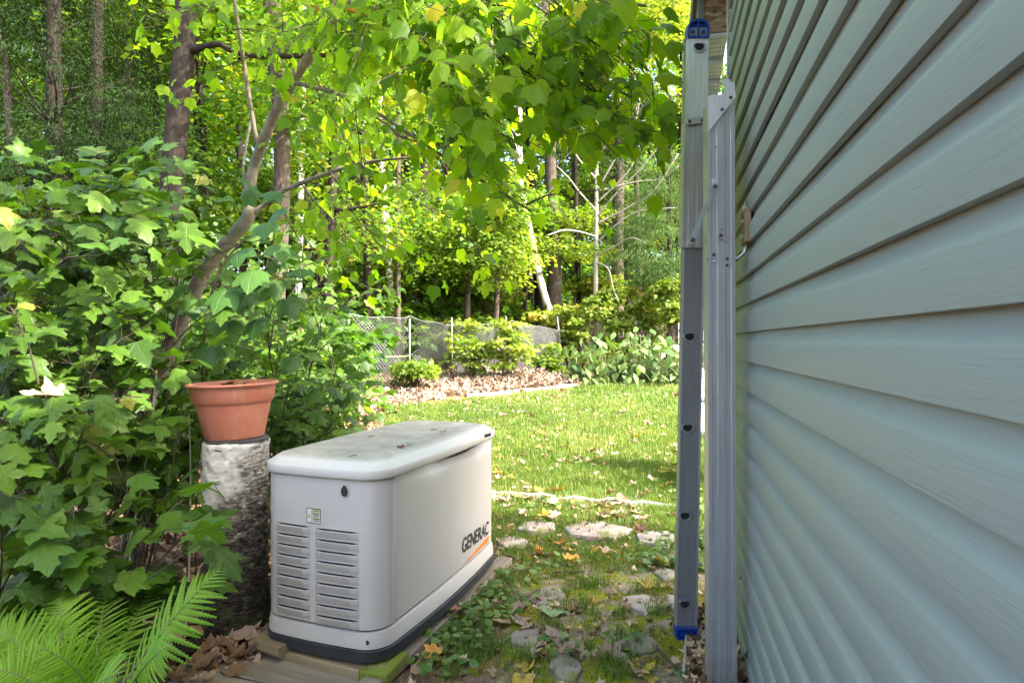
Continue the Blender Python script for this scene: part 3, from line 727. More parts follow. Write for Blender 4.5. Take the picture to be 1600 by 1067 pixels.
# hardware
def plate(px, Y, th, mat, name, parent=None): return part(name, MB().prism([((u - CX) * Y / F, z_at(v, Y)) for u, v in px], lambda a, b, d: (a, d, b), Y - th, Y), mat, lad, auto=30, parent=parent)
def bolt(u, v, Y, r=.006, mat='rust'):
    c = at(u, v, Y); mb = MB(); mb.rings([[(c.x + rr * math.cos(a), Y - d, c.z + rr * math.sin(a)) for a in np.linspace(0, 2 * math.pi, 11)[:-1]] for rr, d in ((r, 0), (r, .003), (r * .7, .006), (r * .3, .007))])
    return mb
hook = plate([(1107, 206), (1106, 152), (1113, 148.5), (1122, 150), (1130, 147), (1132.5, 141), (1130, 135), (1127, 131), (1127.5, 126), (1131, 123.5), (1139, 124.5), (1139, 128.5), (1147, 130), (1149, 153)], YR - .003, .004, M['alu_white'], 'hook_plate')
strap = part('strap', MB().prism([(at(u, v, YL - .022).x, at(u, v, YL - .022).z) for u, v in ((1073, 188), (1075, 185.5), (1117, 181.5), (1119, 184), (1119, 189), (1116, 191), (1075, 196), (1073, 194))], lambda a, b, d: (a, d, b), YL - .03, YL - .020), M['steel'], lad)
for u, v in ((1077.5, 190), (1097.5, 188), (1114.5, 185.5)): part('bolt', bolt(u, v, YL - .031, .0065), M['rust'], lad)
for u, v, Y in ((1128, 171.5, YR - .0065), (1141.5, 153, YR - .0065)): part('bolt', bolt(u, v, Y, .005), M['rust'], lad)
lk_ = MB(); A, B = at(1117, 290, YR - .012), at(1082, 375, YR - .03); d_ = (B - A).normalized(); n_ = Vector((-d_.z, 0, d_.x)) * .0085
lk_.add([A + n_ - d_ * .008, A - n_ - d_ * .008, B - n_ + d_ * .01, B + n_ + d_ * .01] + [p + Vector((0, .004, 0)) for p in (A + n_ - d_ * .008, A - n_ - d_ * .008, B - n_ + d_ * .01, B + n_ + d_ * .01)], [(0, 1, 2, 3), (7, 6, 5, 4), (0, 4, 5, 1), (1, 5, 6, 2), (2, 6, 7, 3), (3, 7, 4, 0)])
part('brace_link', lk_, M['steel'], lad)
part('bolt', bolt(1117.5, 292, YR - .013, .0065), M['rust'], lad); part('bolt', bolt(1082, 375, YR - .031, .0075), M['rust'], lad)
part('pivot_pin', MB().tube([at(1082, 375, YR - .03), at(1082, 375, YL - .010)], .006, 8), M['steel'], lad)
plate([(1111.5, 280), (1121.5, 279), (1121.5, 288), (1112.5, 290)], YR - .003, .003, M['alu_white'], 'hinge_plate')
plate([(1120, 371), (1122, 365), (1129, 365), (1130, 371), (1135, 372), (1135, 377), (1131, 377), (1129, 374), (1121, 374)], YR - .003, .004, M['steel'], 'catch_plate')
part('bolt', bolt(1126, 368, YR - .0075, .006), M['rust'], lad)
for u, v in ((1115.5, 398), (1115.5, 408.5), (1136, 404.5), (1136, 414.5)): part('rivet', bolt(u, v, YR, .005), M['rust' if (u, v) != (1115.5, 408.5) else 'steel'], lad)
for u, v in ((1105, 405), (1118, 230), (1128, 359)): part('rivet', bolt(u, v, YR, .0022), M['rust'], lad)

# ------------------------------------------------------------------ hook on the wall that holds the ladder
def wall_pt(u, v, off=0.0):
    """point of the wall plane seen at a photo pixel, moved out from the wall by off"""
    Y = K * F / (u - 1034); p = at(u, v, Y); return p + Vector((-math.cos(TH), math.sin(TH), 0)) * off
hb = wall_pt(1174, 356); hang = thing('ladder_hook', 'bent steel hook on a small wood block fixed to the siding behind the ladder', 'hook', hb)
wdir = Vector((math.sin(TH), math.cos(TH), 0)); wn_ = Vector((-math.cos(TH), math.sin(TH), 0))
blk = MB(); c = wall_pt(1177, 355)
vs = [c + wdir * a + wn_ * b + Vector((0, 0, z)) for z in (-.055, .055) for a, b in ((-.05, .012), (.05, .012), (.05, .032), (-.05, .032))]
blk.add(vs, [(0, 3, 2, 1), (4, 5, 6, 7), (0, 1, 5, 4), (1, 2, 6, 5), (2, 3, 7, 6), (3, 0, 4, 7)])
part('wood_block', blk, M['timber'], hang, bevel=.003)
for k, (dx, r) in enumerate(((0, .0042), (-.035, .0042))):
    base = at(1168, 352, 2.03) + wdir * (dx * -1.2)
    pts = []
    for z, o in ((.075, .006), (.03, .002), (-.02, .0), (-.06, .002), (-.09, .010), (-.108, .03), (-.118, .055), (-.125, .085)):
        pts.append(base + Vector((0, 0, z)) + wn_ * o)
    part('steel_rod', MB().tube(pts, r, 8), M['steel'], hang, smooth=True)
for dz in (.02, -.03): part('screw', MB().tube([c + wn_ * .031 + Vector((0, 0, dz)), c + wn_ * .037 + Vector((0, 0, dz))], .006, 10), M['steel'], hang)

# black wire loop and dry stick at the foot of the wall
wl = [wall_pt(1180, 1008, .004), wall_pt(1177, 1015, .012), wall_pt(1172, 1030, .016), wall_pt(1167, 1040, .012), wall_pt(1165, 1046, .02), wall_pt(1170, 1040, .024), wall_pt(1175, 1026, .026), wall_pt(1178.5, 1010, .006)]
mb = MB().tube(wl, .0022, 6); tag(solid('wire_loop', mb, M['black'], smooth=True), 'black wire loop sticking out low on the siding near the ladder foot', 'wire')
mb = MB().tube([wall_pt(1168, 884, .006), wall_pt(1163, 900, .010), wall_pt(1158, 915, .012), wall_pt(1151, 928, .02), wall_pt(1146, 945, .03)], [.0028, .0035, .004, .004, .003], 6)
tag(solid('dry_stick', mb, M['twig'], smooth=True), 'short dry brown stick leaning on the siding behind the ladder', 'stick')

# ------------------------------------------------------------------ white plastic chair just behind the ladder
chx, chy = (1112 - CX) * 4.6 / F, 4.6; chair = thing('plastic_chair', 'white plastic garden chair mostly hidden behind the ladder', 'chair', (chx + .16, chy, float(gz(chx, chy))), .5)
cb = MB(); bk = []
for i, z in enumerate(np.linspace(.40, .86, 8)):
    w = .22 - .03 * abs(i - 3.5) / 3.5; y = .20 + (z - .4) * .28
    bk.append([(-w, y, z), (-w * .5, y + .03, z), (0, y + .04, z), (w * .5, y + .03, z), (w, y, z), (w, y + .012, z), (0, y + .052, z), (-w, y + .012, z)])
part('backrest', MB().rings(bk), M['white_plastic'], chair, world=False, auto=40)
part('seat', MB().rings([[(-.23, -.22, z), (.23, -.22, z), (.22, .2, z - .03), (-.22, .2, z - .03)] for z in (.405, .43)]), M['white_plastic'], chair, world=False)
for sx in (-1, 1):
    for y0, y1 in ((-.21, -.26), (.19, .27)): part('leg', MB().tube([(sx * .21, y0, .43), (sx * .27, y1, 0)], [.030, .022], 6), M['white_plastic'], chair, world=False)
    part('armrest', MB().tube([(sx * .23, .24, .62), (sx * .27, .05, .65), (sx * .27, -.16, .64), (sx * .25, -.22, .58), (sx * .23, -.23, .42)], [.018, .026, .028, .024, .022], 6), M['white_plastic'], chair, world=False)

# ------------------------------------------------------------------ flagstones let into the path
path = tag(put('stone_path', None), kind='structure')
flags = [  # px centre, px half width, px half height, material, pieces of the path
    (932, 831, 50, 16, 'flag'), (838, 826, 32, 10, 'flag'), (1026, 843, 34, 14, 'flag'), (800, 850, 26, 9, 'flag'), 

    (1006, 948, 32, 16, 'flag'), (1058, 948, 16, 14, 'flag'), (856, 935, 30, 16, 'flag2'), 
    (826, 1000, 36, 18, 'flag2'), (884, 1046, 26, 26, 'flag2'), (1000, 1008, 32, 18, 'flag2'), (1042, 900, 20, 10, 'flag2')]
for i, (u, v, hw, hh, mt) in enumerate(flags):
    c = gp(u, v); l = gp(u - hw, v); r_ = gp(u + hw, v); f_ = gp(u, v - hh); n_ = gp(u, v + hh)
    rx = (r_.x - l.x) / 2; ry = (f_.y - n_.y) / 2; n = 22; rr = np.random.RandomState(100 + i)
    nc_ = rr.randint(5, 8); ang_ = (np.arange(nc_) + .35 * rr.rand(nc_)) * 6.2832 / nc_ + rr.rand() * 3; dd_ = rr.uniform(.78, 1.0, nc_)
    rad = np.array([min(dd_[m_] / max(.25, math.cos(2 * math.pi * k / n - ang_[m_])) if math.cos(2 * math.pi * k / n - ang_[m_]) > .25 else 9 for m_ in range(nc_)) for k in range(n)]); rad = np.minimum(rad, 1.35) * (1 + .03 * rr.randn(n))
    P = []
    for k in range(n):
        a = 2 * math.pi * k / n; e = 1.0
        P.append((math.cos(a) * rx * e * rad[k], math.sin(a) * ry * e * rad[k]))
    zt = .020 if mt == 'flag' else .015
    tl = rr.randn(2) * .015
    rings = []
    for s_, z in ((1.02, -.05), (1.0, zt - .012), (.96, zt - .003), (.88, zt), (.5, zt + .001), (.15, zt + .001)):
        rings.append([(a * s_, b * s_, z + tl[0] * a + tl[1] * b + (.002 * vnoise(a + c.x, b + c.y, .05, 1) if s_ < .99 else 0)) for a, b in P])
    o = put('flagstone', mesh_mb('flagstone', MB().rings(rings), M[mt], smooth=True), path); o.data.set_sharp_from_angle(angle=math.radians(40))
    o.location = (c.x, c.y, float(gz(c.x, c.y)))

# lawn edging strip across the grass, and the leaf filled bed at the back
def edging(name, pa, pb, hgt, th, mat, n=18, wob=.006, up=0.0):
    pa, pb = Vector(pa), Vector(pb); mb = MB(); rings = []; d = (pb - pa).normalized(); nr = Vector((-d.y, d.x, 0))
    for i in range(n + 1):
        p = pa.lerp(pb, i / n) + nr * random.uniform(-wob, wob) * .5; g = float(gz(p.x, p.y)); z1 = g + hgt + random.uniform(-wob, wob) * .6 + up
        rings.append([tuple((p - nr * th / 2).xy) + (g - .05,), tuple((p - nr * th / 2).xy) + (z1,), tuple((p + nr * th / 2).xy) + (z1,), tuple((p + nr * th / 2).xy) + (g - .05,)])
    return solid(name, mb.rings(rings), mat)
tag(edging('lawn_edging', gp(745, 771), gp(1062, 791), .022, .045, M['edging_pale'], wob=.02), 'pale half buried edging strip running across the lawn', 'edging')
e1, e2, e3, e4 = gp(728, 619), gp(903, 602), gp(868, 580), gp(792, 577)
bed = thing('raised_bed', 'raised garden bed full of dry leaves near the chain link fence', 'raised bed', ((e1.x + e2.x) / 2, (e1.y + e2.y) / 2, e1.z))
def bed_part(name, a, b, h, th, mat):
    o = edging(name, a, b, h, th, mat); w = Vector(o.location); o.parent = bed; o.location = w - Vector(bed.location); return o
bed_part('front_edging', e1, e2, .035, .05, M['edging_pale'])
bed_part('side_board', e2, e3, .13, .03, M['bed_board']); bed_part('back_board', e3, e4, .13, .03, M['bed_board'])
bed_part('stake', e1 + Vector((.02, -.02, 0)), e1 + Vector((.045, -.02, 0)), .16, .025, M['edging_pale'])
c = gp(593, 672); tag(solid('wooden_stake', MB().box(c.x - .035, c.x + .035, c.y - .03, c.y + .03, c.z - .05, c.z + .12), M['timber']), 'short square wooden stake rising behind the generator lid', 'stake')
# ------------------------------------------------------------------ leaves
def mirror(half):
    """outline from half a leaf (x>=0, base to tip)"""
    return half + [(-x, y) for x, y in half[-2:0:-1]] if half[0][0] == 0 else half + [(-x, y) for x, y in half[::-1]]
def fan(half, fold=.18, droop=.22, cy=.34, wave=.0):
    P = mirror(half); V = [(0, cy)] + P; n = len(P)
    Z = [-(abs(x) * fold) - droop * (y ** 2) + wave * math.sin(9 * x + 7 * y) for x, y in V]
    V3 = np.array([(x, y, z) for (x, y), z in zip(V, Z)], np.float32)
    Fc = np.array([(0, 1 + (i + 1) % n, 1 + i) for i in range(n)], np.int32)
    return V3, Fc, np.array(V, np.float32)
H_MAPLE = [(0, .0), (.10, -.06), (.24, -.05), (.37, .06), (.30, .17), (.36, .25), (.46, .30), (.58, .50), (.44, .50), (.36, .56), (.24, .52), (.21, .62), (.25, .74), (.14, .80), (.08, .92), (0, 1.02)]
H_BROAD = [(0, .0), (.14, -.05), (.30, -.03), (.42, .10), (.45, .28), (.43, .42), (.52, .60), (.38, .62), (.26, .68), (.17, .80), (.08, .93), (0, 1.06)]
H_OVATE = [(0, 0), (.10, .05), (.22, .20), (.28, .38), (.26, .56), (.18, .74), (.08, .90), (0, 1.0)]
H_ROUND = [(0, 0), (.2, -.03), (.38, .12), (.42, .35), (.34, .60), (.18, .80), (0, .88)]
H_SIMPLE3 = [(0, 0), (.26, .04), (.30, .26), (.50, .50), (.22, .55), (0, 1.0)]
T_MAPLE = [fan(H_MAPLE, .20, .20), fan(H_MAPLE, .05, .38, wave=.02), fan(H_MAPLE, .34, .10, wave=.03), fan(H_MAPLE, .50, .45, wave=.05), fan(H_MAPLE, -.10, .30, wave=.06)]
T_BROAD = [fan(H_BROAD, .22, .20), fan(H_BROAD, .08, .42, wave=.02), fan(H_BROAD, .36, .12), fan(H_BROAD, .55, .35, wave=.05), fan(H_MAPLE, .15, .4, wave=.05)]
T_OVATE = [fan(H_OVATE, .25, .25), fan(H_OVATE, .1, .5)]
T_ROUND = [fan(H_ROUND, .2, .15), fan(H_ROUND, -.1, .3)]
T_S3 = [fan(H_SIMPLE3, .2, .25)]
def curled(half, k, seed):
    V, Fc, uv = fan(half, 0, 0); r = np.random.RandomState(seed); V = V.copy(); x, y = V[:, 0], V[:, 1] - .45
    V[:, 2] = k * (x ** 2 * r.uniform(.3, 1.2) + y ** 2 * r.uniform(.2, 1.2)) + .10 * np.sin(6 * x + r.rand() * 6) * np.cos(5 * y) ; V[0, 2] -= .03
    return V, Fc, uv
T_DRY = [curled(H_MAPLE, .8, 1), curled(H_MAPLE, 1.3, 2), curled(H_BROAD, .5, 3), curled(H_OVATE, 1.0, 4)]
T_QUAD = [(np.array([(0, 0, 0), (.36, .42, -.10), (0, 1, -.18), (-.36, .42, -.10)], np.float32), np.array([(0, 1, 2), (0, 2, 3)], np.int32), np.array([(0, 0), (.36, .42), (0, 1), (-.36, .42)], np.float32)),
          (np.array([(0, 0, 0), (.46, .50, -.12), (0, .92, -.05), (-.46, .50, -.12)], np.float32), np.array([(0, 1, 2), (0, 2, 3)], np.int32), np.array([(0, 0), (.36, .42), (0, 1), (-.36, .42)], np.float32))]
T_NEEDLE = [(np.array([(-.09, 0, 0), (.09, 0, 0), (.05, 1, -.2), (-.03, .9, -.2)], np.float32), np.array([(0, 1, 2), (0, 2, 3)], np.int32), np.zeros((4, 2), np.float32))]
def norm(a): return a / np.maximum(np.linalg.norm(a, axis=-1, keepdims=True), 1e-9)
def frames(D, N):
    D = norm(D); X = norm(np.cross(D, N)); Z = np.cross(X, D); return X, D, Z
def leaf_mass(name, tmpls, P, D, N, Sz, tint, mat, off=(0, 0, 0), uv=True):
    """many leaves as one mesh; every leaf takes one of the templates in turn"""
    P = np.asarray(P, float) - np.asarray(off, float); X, Y_, Z = frames(np.asarray(D, float), np.asarray(N, float)); Sz = np.asarray(Sz)
    k = len(tmpls); Vs = []; Fs = []; U = []; T = []; base = 0
    for i, (V, Fc, uvs) in enumerate(tmpls):
        s = slice(i, None, k); n = len(P[s])
        if n == 0: continue
        v = P[s][:, None, :] + Sz[s][:, None, None] * (V[None, :, 0:1] * X[s][:, None] + V[None, :, 1:2] * Y_[s][:, None] + V[None, :, 2:3] * Z[s][:, None])
        Vs.append(v.reshape(-1, 3)); f = Fc[None] + (np.arange(n) * len(V))[:, None, None] + base; Fs.append(f.reshape(-1, 3)); base += n * len(V)
        U.append(np.tile(uvs, (n, 1))); T.append(np.repeat(np.asarray(tint)[s], len(Fc)))
    return mesh_np(name, np.concatenate(Vs), np.concatenate(Fs), mat, np.concatenate(U) if uv else None, np.concatenate(T), smooth=False)
_lm = {}
def leaf_mesh(key, tmpls, mat):
    if (key, mat.name) not in _lm:
        r = []
        for i, (V, Fc, uvs) in enumerate(tmpls): r.append(mesh_np(key, V, Fc, mat, uvs, smooth=True))
        _lm[(key, mat.name)] = r
    return _lm[(key, mat.name)]
def leaf_objs(name, key, tmpls, P, D, N, Sz, mat, root):
    """each leaf an object of its own, sharing the templates' meshes"""
    ms = leaf_mesh(key, tmpls, mat); X, Y_, Z = frames(np.asarray(D, float), np.asarray(N, float)); rl = np.array(root.location)
    for i in range(len(P)):
        o = bpy.data.objects.new(name, ms[i % len(ms)]); COL.objects.link(o); o.parent = root
        m = Matrix((tuple(X[i]) + (0,), tuple(Y_[i]) + (0,), tuple(Z[i]) + (0,), (0, 0, 0, 1))).transposed()
        m = Matrix.Translation(Vector(P[i] - rl)) @ m @ Matrix.Scale(float(Sz[i]), 4); o.matrix_basis = m
def split_leaves(root, key, tm, L, mo, mm, limit=290, near=None):
    """the leaves that show largest become parts, the rest one mass"""
    P, D, N, Sz, T = (np.array([x[i] for x in L]) for i in range(5))
    app = Sz / np.maximum(P[:, 1], .3); o = np.argsort(-app); a, b = o[:limit], o[limit:]
    leaf_objs('leaf', key, tm, P[a], D[a], N[a], Sz[a], mo, root)
    if len(b):
        g = put('foliage', leaf_mass('foliage', tm, P[b], D[b], N[b], Sz[b], T[b], mm, np.array(root.location)), root); g['kind'] = 'stuff'
def bez(p0, p1, p2, n):
    return [p0 * (1 - t) ** 2 + p1 * 2 * t * (1 - t) + p2 * t * t for t in np.linspace(0, 1, n)]
def shoot(p0, p2, L, stems, size, r0=.006, rise=.5, t0=.35, step=.07, side=.7, petiole=.05, hang=.45, depth=1, bias=(0, -.35, 0), pair=True, tone=(0, 1)):
    """an arching woody shoot with opposite leaves and short side shoots"""
    p0, p2 = Vector(p0), Vector(p2); d = p2 - p0; Ln = d.length
    p1 = p0 + Vector((d.x * .25, d.y * .25, d.z * .5 + Ln * rise * .5)); n = max(4, int(Ln / .16) + 2)
    pts = bez(p0, p1, p2, n)
    for i in range(1, n - 1): pts[i] = pts[i] + Vector(rs.randn(3) * .012 * min(1, Ln))
    stems.append((pts, [r0 * (1 - .75 * i / (n - 1)) for i in range(n)]))
    m = max(2, int(Ln * (1 - t0) / step)); phs = rs.rand() * 3
    for j in range(m + 1):
        t = t0 + (1 - t0) * j / m; k = min(n - 2, int(t * (n - 1))); a = t * (n - 1) - k; p = pts[k].lerp(pts[k + 1], a); tg = (pts[k + 1] - pts[k]).normalized()
        sd_ = tg.cross(Vector((0, 0, 1))); sd_ = sd_.normalized() if sd_.length > .1 else Vector((1, 0, 0)); up = sd_.cross(tg)
        for s_ in ((-1, 1) if pair else (1,)):
            ph_ = phs + j * 1.57 + rs.randn() * .3; q_ = (sd_ * math.cos(ph_) + up * math.sin(ph_) * .6) * s_
            dirp = (q_ + tg * .5 + Vector((0, 0, .12)) + Vector(rs.randn(3) * .2)).normalized()
            if depth > 0 and rs.rand() < .30 * side and Ln > .25:
                e = p + (dirp + tg * .5).normalized() * Ln * rs.uniform(.22, .45); e.z -= .05
                shoot(p, e, L, stems, size, r0 * .5, .25, .35, step, side, petiole, hang, depth - 1, bias, pair, tone)
                continue
            if rs.rand() < .12: continue
            s = size * rs.uniform(.6, 1.15); pe = p + dirp * petiole * rs.uniform(.6, 1.5)
            stems.append(([p, pe], [.0013, .0009]))
            D = np.array(dirp) * rs.uniform(.7, 1.1) + np.array([0, 0, -hang]) + np.array(bias) * .6 + rs.randn(3) * .22
            N = np.array([0, 0, 1.0]) + np.array(bias) * .9 + rs.randn(3) * .28
            L.append((np.array(pe), D, N, s, tone[0] + (tone[1] - tone[0]) * rs.rand()))
def stems_mesh(name, stems, mat, root, sides=5, min_r=0.0):
    mb = MB()
    for pts, r in stems: mb.tube(pts, r, 3 if max(r) < .002 else sides, cap=False)
    return part(name, mb, mat, root, smooth=True)

# ------------------------------------------------------------------ maple saplings of the left thicket
SAP = [  # root px (u, Y), targets (u, v, Y), leaf size, label
    ((30, 2.9), [(30, 270, 2.5), (-20, 330, 2.6), (80, 330, 2.3), (120, 260, 2.7), (20, 395, 2.3), (150, 330, 2.6), (60, 450, 2.2)], .105, 'maple sapling at the left edge with its topmost leaves under the conifer'),
    ((200, 3.1), [(180, 290, 2.9), (240, 330, 2.7), (300, 345, 2.8), (150, 400, 2.5), (230, 420, 2.5), (110, 380, 2.4), (270, 300, 3.1)], .10, 'maple sapling spreading below the dark brown trunk'),
    ((60, 2.4), [(30, 520, 2.0), (100, 500, 2.1), (-10, 570, 1.9), (130, 560, 2.0), (60, 600, 1.9), (0, 460, 2.1), (150, 470, 2.2)], .095, 'maple sapling filling the left edge at mid height'),
    ((230, 2.7), [(200, 500, 2.4), (280, 480, 2.4), (170, 560, 2.2), (250, 560, 2.3), (300, 540, 2.5), (220, 620, 2.2), (320, 600, 2.5)], .09, 'maple sapling left of the flower pot around the leaning trunk'),
    ((90, 2.1), [(60, 690, 1.8), (130, 670, 1.9), (20, 740, 1.7), (200, 720, 1.95), (100, 640, 1.9), (-20, 650, 1.8)], .09, 'maple sapling low at the left edge below the mid height leaves'),
    ((-40, 1.75), [(100, 800, 1.6), (60, 850, 1.5), (0, 800, 1.55), (200, 790, 1.75), (20, 900, 1.45)], .10, 'low maple sapling above the fern at the left edge'),
    ((110, 1.9), [(335, 795, 1.9), (310, 850, 1.8), (250, 800, 1.8), (200, 850, 1.7), (280, 770, 1.95), (150, 830, 1.7), (240, 880, 1.75)], .115, 'low maple sapling reaching across the birch log with large leaves'),
    ((430, 3.4), [(420, 520, 2.9), (470, 560, 3.0), (500, 520, 3.2), (450, 600, 2.8), (520, 600, 3.1), (480, 640, 2.95), (420, 440, 3.1), (520, 580, 3.4)], .085, 'maple sapling behind the generator right of the flower pot'),
    ((480, 4.0), [(540, 620, 3.3), (520, 660, 3.15), (480, 500, 3.7), (440, 660, 3.0), (575, 645, 3.6)], .085, 'maple sapling drooping over the far left corner of the generator'),
    ((110, 3.9), [(60, 420, 3.5), (160, 440, 3.6), (0, 480, 3.3), (230, 380, 3.8), (310, 400, 3.9), (100, 560, 3.3), (200, 640, 3.3), (20, 620, 3.1)], .10, 'maple sapling deep in the shade of the left thicket'),
    ((350, 4.6), [(360, 360, 4.2), (450, 400, 4.2), (400, 470, 4.0), (320, 440, 4.1), (500, 440, 4.5), (540, 480, 4.6), (300, 520, 3.9)], .10, 'maple sapling behind the leaning trunk in the thicket'),
    ((250, 3.4), [(230, 680, 2.7), (290, 660, 2.7), (170, 700, 2.6), (300, 720, 2.8), (140, 740, 2.4)], .085, 'low maple sapling between the birch log and the thicket'),
]
def clear(p):
    """nothing grows through the pot, the birch log or the lane of sight kept open before them"""
    u = CX + p[0] * F / p[1]; v = CY + (H - p[2]) * F / p[1]
    if p[1] < 2.62 and 296 < u < 438 and 562 < v < 1000: return (v > 740 and u < 345)
    if p[1] < 3.25 and 340 < v < 650 and rs.rand() < .85:
        q = np.interp(v, [335, 372, 420, 490, 560, 640], [390, 362, 322, 288, 258, 225])
        if abs(u - q - 4) < 22: return False
    lx = (p[0] - GXY[0]) * math.cos(GA) - (p[1] - GXY[1]) * math.sin(GA); ly = (p[0] - GXY[0]) * math.sin(GA) + (p[1] - GXY[1]) * math.cos(GA)
    return not (-GW - .06 < lx < .06 and -1 < ly < GL + .05 and p[2] < .95)
for (ru, rY), targ, sz, lab in SAP:
    rx = (ru - CX) * rY / F; t = thing('maple_sapling', lab, 'sapling', ground(rx, rY), group='maple saplings of the left thicket')
    L, St = [], []
    for (u, v, Y) in targ:
        e = at(u, v, Y); b = ground(rx + rs.randn() * .06, rY + rs.randn() * .06, -.02)
        shoot(b, e, L, St, sz, .007, .12, .32, .085, .9, .055, .45)
    zt = max((at(u, v, Y).z for u, v, Y in targ)); L = [l for l in L if l[0][2] < zt + .06 and clear(l[0])]; St = [s for s in St if s[0][-1].z < zt + .08 and clear(s[0][-1])]
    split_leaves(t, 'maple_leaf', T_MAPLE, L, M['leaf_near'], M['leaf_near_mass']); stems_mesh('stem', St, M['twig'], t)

# ------------------------------------------------------------------ the leaning tree and its overhanging boughs
YT = 3.2
def trunk_px(pts, name='trunk', sides=14, jitter=.0, mat=None, root=None):
    """pts: (u, v, Y, width in px)"""
    P = [at(u, v, Y) for u, v, Y, w in pts]; R = [w * Y / F / 2 for u, v, Y, w in pts]
    # smooth with catmull-rom
    Q, RR = [], []
    for i in range(len(P) - 1):
        a, b, c, d = P[max(i - 1, 0)], P[i], P[i + 1], P[min(i + 2, len(P) - 1)]
        for k in range(5):
            t = k / 5; Q.append(.5 * ((2 * b) + (c - a) * t + (2 * a - 5 * b + 4 * c - d) * t * t + (3 * b - a - 3 * c + d) * t ** 3)); RR.append(R[i] + (R[i + 1] - R[i]) * t)
    Q.append(P[-1]); RR.append(R[-1])
    for i in range(1, len(Q) - 1): RR[i] *= 1 + .05 * math.sin(i * 1.9)
    return Q, RR
lt = thing('leaning_tree', 'slim leaning grey brown tree whose leafy boughs hang over the top of the view', 'tree', ground((222 - CX) * YT / F, YT))
mb = MB(); g = ground((214 - CX) * YT / F, YT); gv = CY + (H - g.z) * F / YT
Q, R = trunk_px([(206, gv + 10, YT, 34), (225, 640, YT, 30), (258, 560, YT, 26), (288, 490, YT, 23), (322, 420, YT, 22), (362, 372, YT, 21), (388, 338, YT, 20), (389, 300, YT, 17), (398, 258, YT, 16), (418, 205, 3.1, 16), (455, 130, 3.0, 16), (500, 68, 2.9, 15), (548, 5, 2.8, 14), (600, -60, 2.7, 12)])
mb.tube(Q, R, 14, cap=True); part('trunk', mb, M['bark_grey'], lt, smooth=True)
def limb(pts, mat='bark_grey', root=lt, name='limb', sides=8):
    Q, R = trunk_px(pts); return part(name, MB().tube(Q, R, sides), M[mat], root, smooth=True)
limb([(384, 345, YT, 9), (400, 330, YT, 9), (416, 318, YT, 7), (440, 300, 3.1, 7), (520, 268, 3.0, 6), (600, 250, 2.9, 5), (720, 243, 2.8, 3)])
limb([(402, 228, YT, 8), (392, 170, 3.15, 7), (380, 90, 3.1, 7), (366, 0, 3.0, 6), (360, -50, 3.0, 5)])
limb([(425, 200, 3.1, 9), (480, 100, 3.0, 7), (540, 40, 2.85, 6), (600, 0, 2.7, 5)])
limb([(455, 128, 3.0, 7), (560, 160, 2.8, 6), (700, 250, 2.6, 5), (830, 330, 2.6, 3)])
limb([(540, 15, 2.8, 8), (640, 20, 2.6, 7), (760, 60, 2.4, 6), (900, 110, 2.3, 4), (1000, 160, 2.3, 3)])
limb([(560, 0, 2.8, 8), (700, -40, 2.5, 7), (850, -20, 2.3, 6), (1010, 10, 2.2, 4)])
limb([(386, 305, YT, 6), (380, 260, 3.2, 4), (392, 190, 3.3, 4)], name='limb')
L, St = [], []
def bough(u0, v0, Y0, u1, v1, Y1, n=1, size=.095, **k):
    size *= .78; n = n + 1 if v1 < 120 else n
    for i in range(n):
        a = at(u0 + rs.randn() * 8, v0 + rs.randn() * 8, Y0); b = at(u1 + rs.randn() * 25, v1 + rs.randn() * 18, Y1 + rs.randn() * .12)
        kw = dict(rise=.18, t0=.15, step=.075, side=1.1, petiole=.06, hang=1.0, bias=(.0, -.15, 0)); kw.update(k); shoot(a, b, L, St, size, .005, **kw)
# (from, to) pairs of boughs: they rise off the limbs and droop towards the lawn
for (a, b, n, s) in [((700, -30, 2.5), (900, 60, 2.2), 2, .10), ((800, -30, 2.4), (1010, 80, 2.25), 2, .10), ((860, -20, 2.3), (1020, 150, 2.2), 2, .105),
                     ((760, 60, 2.4), (900, 190, 2.15), 3, .105), ((820, 80, 2.4), (960, 230, 2.25), 2, .095), ((900, 110, 2.3), (1000, 190, 2.2), 2, .095),
                     ((640, 20, 2.6), (760, 130, 2.25), 3, .10), ((600, 0, 2.7), (700, 90, 2.2), 2, .10), ((560, 20, 2.8), (640, 130, 2.5), 2, .09),
                     ((640, 60, 2.6), (820, 240, 2.4), 2, .095), ((700, 230, 2.6), (840, 320, 2.5), 1, .085), ((640, 200, 2.65), (770, 290, 2.5), 2, .085), ((740, 160, 2.6), (880, 230, 2.45), 2, .085),
                     ((600, 180, 2.75), (700, 290, 2.6), 2, .085), ((560, 160, 2.8), (640, 280, 2.7), 1, .08), ((520, 268, 3.0), (640, 360, 2.8), 1, .08), ((600, 250, 2.9), (730, 400, 2.8), 1, .08),
                     ((470, 290, 3.1), (560, 400, 2.9), 2, .08), ((440, 300, 3.1), (500, 420, 2.9), 2, .08), ((480, 100, 3.0), (560, 220, 2.8), 2, .085), ((500, 60, 2.9), (620, 60, 2.6), 2, .09),
                     ((380, 100, 3.1), (330, 160, 3.2), 1, .08), ((370, 40, 3.0), (420, 60, 2.9), 1, .08), ((366, 0, 3.0), (300, 30, 2.9), 1, .09), ((600, -60, 2.7), (560, 40, 2.3), 2, .09), ((540, 10, 2.8), (450, 60, 2.6), 1, .085),
                     ((850, -20, 2.3), (960, 30, 2.0), 2, .11), ((700, -30, 2.5), (800, 50, 2.1), 2, .11), ((830, 330, 2.6), (920, 300, 2.6), 1, .075), ((450, 130, 3.0), (500, 200, 2.9), 1, .08)]:
    bough(*a, *b, n, s)
